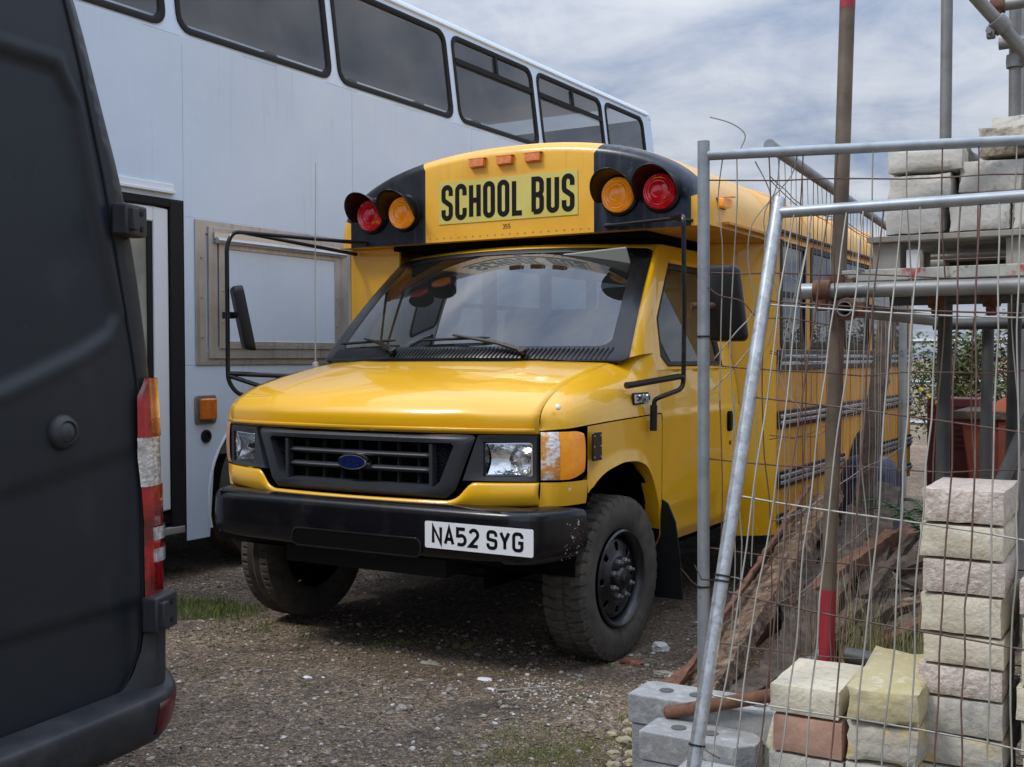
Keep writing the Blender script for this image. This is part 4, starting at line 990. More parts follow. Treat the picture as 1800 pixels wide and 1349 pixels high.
# upper deck windows
WB = [(-.35, .975), (1.08, 2.53), (2.62, 4.12), (4.22, 5.60), (5.70, 7.10), (7.20, 8.20)]
zb, zt = 3.378, 4.125
edges = [YF] + [(a[1] + b_[0]) / 2 for a, b_ in zip(WB, WB[1:])] + [YR]
band = MB()
for (y0, y1), c0, c1 in zip(WB, edges, edges[1:]):
    h = rrect(y0, y1, zb, zt, .10); ce = cell_ring(c0, c1, 3.345 + G, 4.185)
    band.rows([[(tx(z), y, z) for y, z in ce], [(tx(z), y, z) for y, z in h]], True)
    Wd = empty('upper_window'); Wd.parent = DD
    g0 = rrect(y0 - .008, y1 + .008, zb - .008, zt + .008, .105); g1_ = rrect(y0 + .016, y1 - .016, zb + .016, zt - .016, .09); g2_ = rrect(y0 + .035, y1 - .035, zb + .035, zt - .035, .075)
    MB().rows([[(tx(z) - .002, y, z) for y, z in g0], [(tx(z) + .010, y, z) for y, z in g0], [(tx(z) + .014, y, z) for y, z in g1_], [(tx(z) + .004, y, z) for y, z in g2_], [(tx(z) - .02, y, z) for y, z in g2_]], True).build('rubber_seal', 'rubber', Wd, smooth=40)
    MB().poly([(tx(z) - .006, y, z) for y, z in rrect(y0 + .02, y1 - .02, zb + .02, zt - .02, .09)]).build('pane', 'dd_glass', Wd, smooth=0)
    if y0 in (4.22, 5.70):
        zm = 3.905
        MB().slab([(tx(zm) + .004, y0 + .02, zm - .022), (tx(zm) + .004, y1 - .02, zm - .022), (tx(zm) + .004, y1 - .02, zm + .022), (tx(zm) + .004, y0 + .02, zm + .022)], (.014, 0, 0)).build('vent_bar', 'rubber', Wd, smooth=0)
        ym = (y0 + y1) / 2 + .03
        MB().slab([(tx(zm), ym - .018, zm + .023), (tx(zm), ym + .018, zm + .023), (tx(zt - .04), ym + .018, zt - .04), (tx(zt - .04), ym - .018, zt - .04)], (.012, 0, 0)).build('vent_post', 'rubber', Wd, smooth=0)
    if y0 == 5.70: MB().slab([(tx(3.5) - .02, 6.55, 3.42), (tx(3.5) - .02, 7.03, 3.42), (tx(3.6) - .02, 7.03, 3.60), (tx(3.5) - .02, 6.75, 3.52)], (-.004, 0, 0)).build('paper', 'paper', Wd, smooth=0)
    if y0 == 7.20: MB().slab([(tx(3.5) - .02, 7.24, 3.42), (tx(3.5) - .02, 7.68, 3.42), (tx(3.7) - .02, 7.68, 3.71), (tx(3.7) - .02, 7.5, 3.71), (tx(3.6) - .02, 7.46, 3.60), (tx(3.6) - .02, 7.3, 3.62), (tx(3.65) - .02, 7.26, 3.66)], (-.004, 0, 0)).build('paper', 'paper', Wd, smooth=0)
band.build('window_band', 'dd_paint', DD, smooth=0)
MB().grid(lambda u, v: (tx(4.185) - .55 * (1 - math.cos(math.pi / 2 * u)) ** 1.0 - .0, lerp(YF, YR, v), 4.187 + .16 * math.sin(math.pi / 2 * u)), 12, 30).build('cantrail', 'dd_paint', DD, smooth=60)
MB().tube([(tx(4.185) + .006, YF, 4.186), (tx(4.185) + .006, YR - .1, 4.186)], .012, 6).build('drip_strip', 'dd_white', DD)
MB().box(-4.5, tx(4.185) - .53, YF, YR, 4.335, 4.348).build('roof', 'dd_paint', DD, smooth=0)
MB().grid(lambda u, v: (tx(lerp(3.345, 4.187, v)) - .5 * (1 - math.cos(math.pi / 2 * u)), YR + .22 * math.sin(math.pi / 2 * u) * (1 - .5 * v * v), lerp(2.2, 4.187, v) + .0), 10, 12).build('rear_corner', 'dd_paint', DD, smooth=60)
# entrance door
ED = empty('entrance_door'); ED.parent = DD
MB().box(X0 - .06, X0 + .004, .995, 1.10, .33, 2.335).box(X0 - .06, X0 + .004, .20, .995, 2.285, 2.335).build('rubber_frame', 'rubber', ED, smooth=0, bevel=.01)
MB().box(X0 - .05, X0 - .01, .875, .990, .44, 2.275).box(X0 - .05, X0 - .01, .22, .875, 2.19, 2.275).box(X0 - .05, X0 - .01, .22, .875, .44, .64).box(X0 - .05, X0 - .01, .20, .28, .44, 2.275).build('leaf_frame', 'dd_white', ED, smooth=0, bevel=.008)
MB().box(X0 - .045, X0 - .02, .835, .874, .64, 2.19).build('leaf_rubber', 'rubber', ED, smooth=0)
MB().box(X0 - .034, X0 - .03, .28, .835, .64, 2.19).build('door_pane', 'frosted', ED, smooth=0)
MB().tube([(X0 - .10, .3, 1.18), (X0 - .10, .84, 1.18)], .02, 10).build('grab_rail', 'tape_yellow', ED)
MB().box(X0 - 1.4, X0 - 1.38, -.4, 1.2, .75, 2.5).build('driver_screen', 'dd_white', ED, smooth=0)
MB().box(X0 - .9, X0 - .01, .2, 1.09, .36, .42).build('step_riser', 'black_gloss', ED, smooth=0); MB().box(X0 - .9, X0 + .006, .2, 1.09, .29, .335).build('step_sill', 'alu', ED, smooth=0, bevel=.006)
MB().box(X0 + .001, X0 + .03, .15, 1.02, 2.365, 2.385).box(X0 + .001, X0 + .015, .15, 1.02, 2.385, 2.425).build('rain_strip', 'dd_white', DD, smooth=0, bevel=.004)
quad(MB(), .20, 1.105, 2.337, 2.4249).build('lintel', 'dd_paint', DD, smooth=0)
# aluminium framed serving hatch
HA = empty('serving_hatch'); HA.parent = DD
def frame(y0, y1, z0, z1, w_, x0, x1): 
    a = [(y0, z0), (y1, z0), (y1, z1), (y0, z1)]; b_ = [(y0 + w_, z0 + w_), (y1 - w_, z0 + w_), (y1 - w_, z1 - w_), (y0 + w_, z1 - w_)]
    f = lambda q, x: [(X0 + x, y, z) for y, z in q]
    return MB().rows([f(a, x0), f(a, x1), f(b_, x1), f(b_, x0)], True)
frame(1.19, 2.74, 1.325, 2.237, .085, .002, .010).build('outer_frame', 'alu', HA, smooth=0, bevel=.002)
frame(1.292, 2.645, 1.365, 2.200, .075, .011, .022).build('leaf_frame', 'alu', HA, smooth=0, bevel=.003)
frame(1.372, 2.565, 1.428, 2.115, .050, .0225, .030).build('inner_frame', 'alu', HA, smooth=0, bevel=.003)
MB().add([(X0 + .024, 1.42, 1.475), (X0 + .024, 2.52, 1.475), (X0 + .024, 2.52, 2.07), (X0 + .024, 1.42, 2.07)], [(0, 1, 2, 3)]).build('leaf_panel', 'dd_paint', HA, smooth=0)
MB().tube([(X0 + .042, 1.34, 2.115), (X0 + .042, 2.62, 2.115)], .020, 10).box(X0 + .023, X0 + .034, 1.33, 2.63, 2.125, 2.165).build('hinge_rail', 'alu_bright', HA, smooth=30)
for k in range(9):
    for z in (1.452, ):
        MB().lathe([(0, .004), (.006, .003), (.007, 0)], (X0 + .030, 1.45 + .13 * k, z), (1, 0, 0), 8).build('rivet', 'alu_bright', HA)
for y, z in ((1.24, 1.5), (1.24, 1.75), (1.24, 2.0), (1.40, 1.6), (1.40, 1.8), (2.54, 1.6), (2.54, 1.8), (1.4, 1.345), (1.9, 1.345), (2.3, 1.345)):
    MB().lathe([(0, .006), (.008, .005), (.009, 0)], (X0 + (.011 if z < 1.36 or y < 1.3 else .030), y, z), (1, 0, 0), 8).build('rivet', 'alu_bright', HA)
ML2 = empty('side_indicator'); ML2.parent = DD
MB().slab([(X0 + .001, y, z) for y, z in rrect(1.175, 1.355, .955, 1.135, .02)], (.012, 0, 0)).build('lamp_frame', 'scaff_grey', ML2, smooth=30, bevel=.004)
MB().slab([(X0 + .013, y, z) for y, z in rrect(1.200, 1.330, .98, 1.115, .012)], (.035, 0, 0)).build('lamp_lens', 'amber_dark', ML2, smooth=30, bevel=.01)
MB().lathe([(.042, 0), (.040, .012), (.028, .014), (.026, .004), (.012, .006), (0, .01)], (X0 + .001, 1.27, .875), (1, 0, 0), 20).build('socket', 'rubber', DD, smooth=40)

# ================================================================== BLACK PANEL VAN (local x = towards its right side, y = forward)
VN = tag(empty('panel_van', (.379, -1.363, 0)), 'matt black panel van seen from its rear corner with red and clear tail lamp', 'van')
VN.rotation_euler = (0, 0, math.atan2(.995, -.102))
VW = [(.2, -.01), (.6, 0), (1.0, -.002), (1.33, -.020), (1.6, -.060), (1.88, -.112), (2.17, -.205), (2.4, -.262), (2.6, -.34), (2.68, -.42)]
VL = [(.2, 0), (1.2, 0), (1.6, .006), (2.2, .022), (2.5, .05), (2.68, .14)]
def sstep(a, b_, x): t_ = min(1, max(0, (x - a) / (b_ - a))); return t_ * t_ * (3 - 2 * t_)
def smo(T, z): return (interp(T, z - .08) + 2 * interp(T, z) + interp(T, z + .08)) / 4
def rel(r, z):
    """recess and creases pressed into the rear doors, mirrored about the middle"""
    r = -.98 + abs(r + .98)
    rB = interp([(1.3, -.30), (1.40, -.245), (1.5, -.19), (1.86, -.286), (2.1, -.335), (2.2, -.40)], z); zB = interp([(-.98, 1.22), (-.627, 1.275), (-.35, 1.375), (-.237, 1.43), (-.2, 1.46)], r)
    ind = min(rB - r, (z - zB) * .9, 2.205 - z); d = .016 * sstep(0, .03, ind) - .004 * math.exp(-((ind + .012) / .012) ** 2)
    c1 = z - interp([(-1, .96), (-.632, 1.003), (-.124, 1.087)], r); d += .010 * sstep(.03, -.03, c1) * sstep(-.10, -.16, r)
    c2 = z - .609 - .05 * (r + .3) * 0; d += .012 * sstep(.012, -.012, c2) * sstep(-.105, -.14, r)
    return d
def vsurf(r, z, out=0):
    """rear face incl. rounded corner; r measured along the surface from the corner"""
    wR = smo(VW, z); q = .075; s = wR - r       # distance inboard from max width
    f = smo(VL, z)
    if s >= q: return (r, f - .018 * (1 - ((r + .98) / .98) ** 2) + rel(r, z) - out, z)
    a = math.acos(max(-1, min(1, 1 - s / q * 1.0))) if s >= 0 else 0
    return (wR - q + (q + out) * math.cos(a), f + q - (q + out) * math.sin(a), z)
mb = MB(); Zs = [.30 + .0155 * k for k in range(154)]
rowz = []
for z in Zs:
    wR = smo(VW, z); row = [(-1.96 - wR, 5.6, z), (-1.96 - wR, .1 + smo(VL, z), z), (-1.96 - wR + .07, smo(VL, z), z)]
    row += [vsurf(lerp(-1.85 - wR, -.72, k / 50), z) for k in range(50)]
    row += [vsurf(lerp(-.72, wR - .075, k / 64), z) for k in range(65)]
    q = .075
    row += [(wR - q + q * math.sin(R_(a)), smo(VL, z) + q - q * math.cos(R_(a)), z) for a in (18, 36, 54, 72, 90)]
    row += [(wR, .5, z), (wR, 2.5, z), (wR, 5.6, z)]
    rowz.append(row)
mb.rows(rowz); mb.poly([rowz[-1][i] for i in range(len(rowz[-1]))][::-1])
mb.add([rowz[0][0], rowz[0][-1], rowz[-1][-1], rowz[-1][0]], [(0, 1, 2, 3)])
VB = mb.build('body', 'van_black', VN, smooth=50)
MB().box(-1.9, -.08, .15, 5.5, .26, .32).build('underfloor_block', 'dark_void', VN, smooth=0)
def on(r, z, o=.0): return vsurf(r, z, o)
seam = [(-.383 - .02 * 0, 2.45), (-.36, 2.387), (-.30, 2.13), (-.236, 1.869), (-.18, 1.58), (-.121, 1.262), (-.112, 1.0), (-.110, .716), (-.118, .50), (-.145, .40), (-.20, .345), (-.32, .325), (-.643, .322), (-.98, .325)]
RD = tag(empty('rear_door'), 'black rear door with pressed blank window panel'); RD.parent = VN
MB().tube([on(*cat_rom(seam, k / 120), .0022) for k in range(121)], .0048, 6).build('door_gap', 'van_seam', RD)
MB().tube([on(-.98, .33 + .02 * k, .0005) for k in range(110)], .005, 6).build('door_gap', 'van_seam', RD)
MB().lathe([(.052, -.02), (.05, .008), (.044, .02), (.032, .026), (.030, .020), (.018, .028), (0, .03)], on(-.429, 1.158, 0), (0, -1, .05), 28).build('door_buffer', 'van_plastic', RD, smooth=50)
for r0, r1, z0, z1 in ((-.205, -.085, 1.735, 1.83), (-.112, .020, .520, .632)):
    H = empty('hinge'); H.parent = VN
    c = Vector(on((r0 + r1) / 2 - .02, (z0 + z1) / 2, .03)); w_ = r1 - r0; h_ = z1 - z0
    MB().obox((c.x, c.y + .0, c.z), (w_, .055, h_), (0, 0, R_(14))).build('hinge_body', 'van_plastic', H, smooth=30, bevel=.008)
    MB().obox((c.x - w_ * .22, c.y - .03 - .012, c.z), (w_ * .28, .02, h_ * .7), (0, 0, R_(14))).build('hinge_knuckle', 'van_plastic', H, smooth=30, bevel=.004)
    for k in (-.25, .25): MB().lathe([(0, .002), (.009, .002), (.0095, -.004)], (c.x + w_ * .24, c.y - .0225, c.z + h_ * k), (.24, -.97, 0), 12).build('bolt_hole', 'van_seam', H)
TL = tag(empty('tail_lamp'), 'tall tail lamp in red and clear plastic'); TL.parent = VN
def lens(z0, z1, ra, m, o=.026, r1=None):
    def f(u, v):
        z = lerp(z0, z1, v); wR = smo(VW, z); e = sstep(0, .12, u) * sstep(1.0, .9, u) * .4 + .6
        # from inner edge across the rounded corner onto the side
        s = u
        if s < .45: return Vector(vsurf(lerp(ra(z), wR - .075, s / .45), z, o * e))
        a = (s - .45) / .40 * 90
        if s <= .85: q = .075; return Vector((wR - q + (q + o * e) * math.sin(R_(a)), smo(VL, z) + q - (q + o * e) * math.cos(R_(a)), z))
        return Vector((wR + o * e, smo(VL, z) + .075 + (s - .85) / .15 * .06, z))
    g = MB().grid(f, 26, 10)
    return g.build('lens', m, TL, smooth=60)
ra = lambda z: interp([(.62, -.112), (.85, -.114), (.97, -.122), (1.125, -.140), (1.25, -.140), (1.30, -.105)], z)
rb = lambda z: ra(z) + .030
lens(1.124, 1.305, ra, 'red_lens_van'); lens(.970, 1.123, ra, 'clear_lens', .022); lens(.846, .969, ra, 'red_lens_van'); lens(.626, .8455, ra, 'red_lens_van', .023)
lens(.802, .842, rb, 'clear_lens', .031); lens(.733, .775, rb, 'clear_lens', .031)
# bumper
def vpath(u):
    P = [(-1.96, .30), (-1.97, .10), (-1.93, .0), (-1.84, -.045), (-.98, -.065), (-.20, -.05), (-.07, -.025), (.0, .03), (.03, .12), (.03, .30)]
    return cat_rom(P, u)
VBU = tag(empty('rear_bumper'), 'dark grey plastic rear bumper'); VBU.parent = VN
sec = [(-.06, .352), (-.02, .348), (.03, .338), (.042, .32), (.038, .27), (.02, .21), (-.02, .175), (-.10, .165)]
def bsf(u, v):
    p = vpath(u); a_ = vpath(max(0, u - .01)); b_ = vpath(min(1, u + .01)); n_ = Vector((b_[1] - a_[1], -(b_[0] - a_[0]), 0)).normalized(); d, z = cat_rom(sec, v)
    z += .06 * sstep(.68, .90, u) * (1 - v) * .9
    return (p[0] + n_.x * d, p[1] + n_.y * d, z)
MB().grid(bsf, 90, 18).build('bumper_bar', 'van_plastic', VBU, smooth=50)
def cup(u, v):
    z = lerp(.34, .618, v); r0 = interp([(.34, -.25), (.36, -.19), (.40, -.148), (.46, -.126), (.55, -.114), (.62, -.11)], z); wR = smo(VW, z)
    if u < .5: return Vector(vsurf(lerp(r0, wR - .075, u / .5), z, .018 + .012 * math.sin(math.pi * u)))
    a = (u - .5) / .4 * 90
    if u <= .9: return Vector((wR - .075 + .105 * math.sin(R_(a)), .075 - .105 * math.cos(R_(a)), z))
    return Vector((wR + .03, .075 + (u - .9) * 2.2, z))
MB().grid(cup, 30, 16).build('corner_cap', 'van_plastic', VBU, smooth=50)
RF = MB()
RF.grid(lambda u, v: Vector(bsf(lerp(.575, .77, u), lerp(.70, .45, v))) + Vector((.002 * u, -.004, 0)), 12, 4).build('reflector', 'van_reflector', VBU, smooth=50, solid=.004)
for x in (-.16, -1.80):
    for y in (1.0, 4.6):
        o = wheel(VN, (x, y, .345), 1 if x > -1 else -1, 0, 'tyre_b', 'rim_black', .345)

# ================================================================== MESH FENCE PANELS
def fence(name, label, P0, a, b_, width, height, sp, hsp, seed, warp=0.0, posts=(True, True), rust=.25, z0=.10, mtube='galv', skipw=None, r=.019, vr=.0020, bent=None, atf=None, droop=0):
    F = tag(empty(name, P0), label, 'fence', 'temporary mesh fence panels'); rr = random.Random(seed)
    a = Vector(a).normalized(); b_ = Vector(b_).normalized(); nrm = a.cross(b_).normalized()
    at = atf or (lambda u, v, o=0: a * u + b_ * v + nrm * o)
    for k, x in enumerate((0, width)):
        if posts[k]: MB().pipe(at(x, 0), at(x, height), r, r - .003, 18).build('post', mtube if k == 0 else 'galv_dull', F, smooth=40)
    MB().tube([at(.012 if posts[0] else -.02, height - .045), at(width - .012, height - .045)], r * .84, 14).build('rail', 'galv_dull', F)
    MB().tube([at(.012, z0), at(width - .012, z0)], r * .84, 14).build('rail', 'galv_dull', F)
    nv = int(width / sp)
    drift = 0
    for i in range(1, nv):
        u = i * sp
        if skipw and rr.random() < skipw(u): continue
        drift = drift * .7 + rr.uniform(-.3, .3) * warp; P = []; ph = rr.random() * 6
        for j in range(15):
            v = lerp(z0, height - .045, j / 14); amp = math.sin(math.pi * j / 14)
            o = drift * amp + .004 * rr.uniform(-1, 1) + warp * .5 * amp * math.sin(ph + j * .55)
            bo = bent(u, v) if bent else (0, 0)
            P.append(at(u + o + bo[0], v, .004 * rr.uniform(-1, 1) + bo[1] + .006))
        MB().tube(rope_bend(P, 2), vr, 5).build('wire', 'wire_rust' if rr.random() < rust else 'wire', F)
    nh = int((height - z0) / hsp)
    for i in range(0, nh + 1):
        v0 = z0 + .06 + i * hsp * .985
        if v0 > height - .08: continue
        for dv in ((0,) if rr.random() < .6 else (0, .012)):
            P = []; ph = rr.random() * 6
            for j in range(29):
                u = width * j / 28; sag = -.035 * math.sin(math.pi * min(1, u / 1.4)) * rr.uniform(.7, 1.2) * (warp > .01) + .006 * math.sin(ph + u * 5)
                bo = bent(u, v0) if bent else (0, 0)
                P.append(at(u, v0 + dv + sag - droop * min(1, u / .8) * math.sin(math.pi * min(1, v0 / height)), -.002 + .5 * bo[1]))
            MB().tube(P, vr * 1.05, 5).build('wire', 'wire_rust' if rr.random() < rust + .25 else 'wire', F)
    return F, at
ca, sa = math.cos(R_(16)), math.sin(R_(16))
FA, atA = fence('mesh_fence', 'upright mesh fence panel with dented wires standing behind the leaning one', (1.843, -.468, 0), (ca, sa, 0), (0, 0, 1), 3.4, 2.05, .102, .30, 11, warp=.038, rust=.55, skipw=lambda u: .12 if u > .4 else .0, vr=.0023, mtube='galv_dull', r=.0195)
def atb(u, v, o=0):      # skewed panel: post leans sideways, mesh hangs straighter further along
    k = sstep(0, .75, u); bot = Vector((lerp(-.113, .03, k) + u, lerp(-.515, -.36, k) + .012 * u, 0)); top = Vector((u, .012 * u, 1.85))
    return bot.lerp(top, v / 1.93) + Vector((0, -1, 0)) * o
FB, atB = fence('mesh_fence', 'shiny galvanised mesh fence panel leaning back against the upright one', (2.098, -.497, -.005), (1, .012, 0), (.113, .515, 1.85), 3.4, 1.93, .052, .29, 5, warp=.010, rust=.2, vr=.0026, r=.0205, atf=atb, droop=.11)
FC, atC = fence('mesh_fence', 'mesh fence panel running back along the side of the yellow bus', (1.932, -.064, .035), (-.075, .997, 0), (0, 0, 1), 3.4, 2.10, .095, .30, 23, warp=.02, posts=(False, True), rust=.3, vr=.0017, mtube='galv_dull', r=.025)
# black cable ties round the posts, loose bent wire ends
def tie(F, c, axis, r, tail):
    mb = MB().lathe([(r + .001, -.003), (r + .0035, -.003), (r + .0035, .003), (r + .001, .003), (r + .001, -.003)], c, axis, 18)
    mb.tube([Vector(c) + Vector(t_) for t_ in tail], .002, 5); return mb.build('cable_tie', 'plastic_tie', F)
bB = Vector((.113, .515, 1.85)).normalized()
tie(FB, atB(0, .30), bB, .0205, [(.02, -.012, 0), (.05, -.02, -.01), (.075, -.02, -.018)])
tie(FB, atB(0, .76), bB, .0205, [(-.02, 0, 0), (-.08, .05, -.012), (-.2, .3, -.02)])
tie(FB, atB(0, .775), bB, .0205, [(.02, 0, 0), (.05, -.01, .0), (.07, -.01, -.01)])
tie(FA, atA(0, .63), (0, 0, 1), .0195, [(-.02, 0, 0), (-.1, .15, -.02), (-.28, .5, -.05)])
tie(FA, atA(0, 1.43), (0, 0, 1), .0195, [(.018, 0, 0), (.025, -.004, 0)])
for P in ([(.10, 2.0), (.13, 2.06), (.09, 2.10), (.02, 2.125)], [(.0, 1.60), (.05, 1.56), (.12, 1.54), (.17, 1.49), (.26, 1.485), (.40, 1.46)], [(.035, 1.36), (.10, 1.44), (.16, 1.52), (.14, 1.66), (.15, 1.78), (.22, 1.88), (.235, 1.99)],
          [(.03, 1.26), (.12, 1.36), (.18, 1.46), (.20, 1.66), (.19, 1.82), (.27, 1.93), (.29, 2.0)], [(.06, 2.0), (.045, 1.86), (.06, 1.7), (.055, 1.45), (.05, 1.2)], [(.16, 1.98), (.21, 1.86), (.19, 1.70), (.23, 1.55), (.20, 1.40)],
          [(.10, 1.25), (.09, 1.0), (.10, .7), (.08, .4)], [(.05, 1.25), (.06, .9), (.04, .5)], [(.16, 1.3), (.165, 1.1), (.15, .7)], [(.33, 1.75), (.27, 1.5), (.24, 1.3), (.30, 1.2)]):
    MB().tube(rope_bend([atA(u, v, .01 * math.sin(9 * v)) for u, v in P], 5), .0021, 5).build('bent_wire', random.choice(('wire', 'wire', 'wire_rust')), FA)

# ================================================================== SCAFFOLD RACK
SCF = tag(empty('scaffold_rack', (2.2, -.25, 0)), 'rack of clamped scaffold tubes carrying the loaded pallet', 'scaffold')
o0 = Vector((2.2, -.25, 0)); rel_ = lambda p: Vector(p) - o0
def sct(name, p, q, m, r=.0242, hollow=True):
    mb = MB()
    if hollow: mb.pipe(rel_(p), rel_(q), r, r - .004, 16)
    else: mb.tube([rel_(p), rel_(q)], r, 16)
    return mb.build(name, m, SCF, smooth=40)
pb, pt_ = Vector((2.178, -.295, -.02)), Vector((2.232, -.195, 2.75))
at_z = lambda z: pb.lerp(pt_, (z - pb.z) / (pt_.z - pb.z))
U = sct('upright', at_z(-.02), at_z(2.75), 'scaff_brown')
for z0_, z1_ in ((-.02, .62), (2.475, 2.752)):
    MB().tube([rel_(at_z(z0_)), rel_(at_z(z1_))], .0248, 16).build('red_end', 'red_paint', SCF)
sct('ledger', (2.105, -.292, 1.573), (4.3, -.292, 1.560), 'scaff_grey')
MB().tube([rel_((2.108, -.292, 1.573)), rel_((2.17, -.292, 1.5727))], .0252, 16).build('paint_ring', 'galv_dull', SCF)
sct('transom', (2.262, -.37, 1.512), (2.30, 1.9, 1.512), 'scaff_grey')
sct('ledger', (2.30, .10, 1.512 + .0485), (4.3, .10, 1.555), 'scaff_dark'); sct('ledger', (2.24, 1.2, 1.50), (4.3, 1.2, 1.50), 'scaff_dark')
for x, y, z1_, m in ((2.272, 1.212, 4.2, 'scaff_grey'), (2.50, 1.89, 4.2, 'scaff_grey'), (2.42, .317, 1.56, 'scaff_dark'), (2.43, 1.26, 1.5, 'scaff_dark'), (2.60, .70, 1.56, 'scaff_dark'), (3.6, -.2, 2.0, 'scaff_grey'), (3.6, 1.25, 4.0, 'scaff_grey')):
    sct('upright', (x, y, -.02), (x + .02, y, z1_), m)
sct('brace', (2.385, .62, 2.83), (2.85, .98, 2.24), 'scaff_grey'); sct('ledger', (2.47, 1.10, 2.785), (4.2, 1.14, 2.80), 'scaff_grey'); sct('ledger', (2.498, 1.16, 2.645), (4.2, 1.20, 2.66), 'scaff_grey'); sct('ledger', (2.50, 1.83, 2.40), (4.2, 1.83, 2.42), 'scaff_grey')
sct('upright', (2.553, 1.215, 1.5), (2.553, 1.215, 4.0), 'scaff_grey')
sct('brace', (2.78, .42, 1.35), (2.60, .30, .86), 'scaff_grey')
def coupler(c, ax, m='rust'):
    K = empty('coupler'); K.parent = SCF; c = rel_(c); ax = Vector(ax).normalized()
    MB().lathe([(.026, -.028), (.034, -.026), (.036, 0), (.034, .026), (.026, .028)], c, ax, 16).build('collar', m, K, smooth=40)
    s_ = ax.cross(Vector((0, -1, .2))).normalized()
    MB().obox(c + s_ * .042, (.03, .03, .045)).build('flap', m, K, bevel=.004)
    MB().tube([c + s_ * .045 - ax * 0 + Vector((0, -.03, 0)), c + s_ * .045 + Vector((0, .04, 0))], .007, 6).tube([c + s_ * .045 + Vector((0, -.045, 0)), c + s_ * .045 + Vector((0, -.03, 0))], .012, 6).build('bolt', m, K)
coupler(at_z(1.60), (0, 0, 1)); coupler((2.175, -.292, 1.573), (1, 0, 0)); coupler((2.262, -.33, 1.512), (0, 1, 0)); coupler((2.45, .10, 1.56), (1, 0, 0)); coupler((2.62, .10, 1.56), (1, 0, 0)); coupler((2.85, .10, 1.56), (1, 0, 0))
coupler((2.555, .75, 2.615), (.6, .45, -.75), 'scaff_grey'); coupler((2.50, 1.10, 2.786), (1, 0, 0)); coupler((2.553, 1.215, 2.58), (0, 0, 1), 'scaff_grey')
for y in (-.26, .0, .26):
    tag(MB().box(2.225, 4.2, y, y + .225, 1.600, 1.637).build('scaffold_board', 'board_painted', smooth=0, bevel=.003), ['scaffold board with flaking red and black painted edge under the pallet', 'weathered scaffold board under the middle of the pallet', 'weathered scaffold board under the back of the pallet'][int((y + .26) / .26 + .1)], 'board')
PA = tag(empty('pallet', (2.3, -.2, 1.638)), 'timber pallet on the scaffold carrying rough walling stones', 'pallet')
for x in (.0, .395, .80):
    for y in (.03, .42, .80): MB().box(x, x + .085, y, y + .12, 0, .088).build('block', 'timber_grey', PA, smooth=0, bevel=.004)
MB().box(-.01, .90, .93, .95, 0, .106).build('dark_backing', 'timber_dark', PA, smooth=0)  # dark board added to close the pallet so its inside stays dark
for y in (0.0, .22, .44, .66, .82): MB().box(-.01, .90, y, y + .12, .0885, .106).build('deck_board', 'timber_grey', PA, smooth=0, bevel=.002)
tag(MB().box(2.405, 2.445, -.17, -.16, 1.639, 1.70).build('card_scrap', 'paper', smooth=0), 'scrap of white card stuck inside the pallet', 'card')

# ================================================================== STONES
SC = [0]
def stone(name, x0, x1, y0, y1, z0, z1, m, label, cat='stone', jag=.0028, group=None, rot=0, seed=None, top=None):
    """one rough masonry block: subdivided box with worn edges and chipped faces"""
    SC[0] += 1; sd_ = seed or SC[0] * 17; nx, ny, nz_ = 7, 5, 5; cx_, cy_ = (x0 + x1) / 2, (y0 + y1) / 2
    hx, hy, hz = (x1 - x0) / 2, (y1 - y0) / 2, (z1 - z0) / 2; mb = MB()
    def pt3(a, b2, c2):
        p = Vector((a * hx, b2 * hy, c2 * hz)); e = sum(1 for q in (a, b2, c2) if abs(q) > .999)
        if e >= 2:
            k = .006 + .010 * abs(noise.noise((a * 3 + sd_, b2 * 3, c2 * 3))) * (jag / .004)
            p = Vector((p.x - math.copysign(k, a) * (abs(a) > .999) * .7, p.y - math.copysign(k, b2) * (abs(b2) > .999) * .7, p.z - math.copysign(k * .8, c2) * (abs(c2) > .999) * .7))
        q = Vector((p.x * 14 + sd_, p.y * 14, p.z * 14)); d = noise.noise_vector(q) * jag + noise.noise_vector(q * 3) * jag * .5
        if top and c2 > .999: d.z += top * (2.2 * (p.y / hy) * .5 + .5 * noise.noise((p.x * 9 + sd_, p.y * 7, 1)) + .25 * noise.noise((p.x * 25, p.y * 25 + sd_, 4))); d.x *= .3; d.y *= .3
        if abs(c2) > .999 and not top: d.z *= .35
        return p + d
    for f in range(6):
        ax, sg = f // 2, 1 if f % 2 else -1
        nn = [(ny, nz_), (nx, nz_), (nx, ny)][ax]
        def fn(u, v):
            a, b2 = 2 * u - 1, 2 * v - 1
            return pt3(*((sg, a, b2) if ax == 0 else (a, sg, b2) if ax == 1 else (a, b2, sg)))
        mb.grid(fn, *nn)
    o = mb.build(name, m, smooth=55, loc=(cx_, cy_, (z0 + z1) / 2)); o.rotation_euler = (0, 0, rot or R_(random.uniform(-2.2, 2.2)))
    return tag(o, label, cat, group)
TALLZ = [1.0, .902, .805, .708, .597, .508, .421, .317, .228, .115, 0.0]
TM = ['stone_pink', 'stone_cream', 'stone_pink', 'stone_cream', 'stone_cream', 'stone_pink', 'stone_grey', 'stone_fossil', 'stone_grey', 'stone_cream']
ORD = ['top', 'second', 'third', 'fourth', 'fifth', 'sixth', 'seventh', 'eighth', 'ninth', 'tenth']
HUE = {'stone_pink': 'pinkish', 'stone_cream': 'cream', 'stone_grey': 'grey speckled', 'stone_fossil': 'ochre stained', 'stone_brown': 'brown', 'stone_wall': 'pale grey', 'stone_lichen': 'lichen covered', 'stone_yellow': 'rough yellow'}
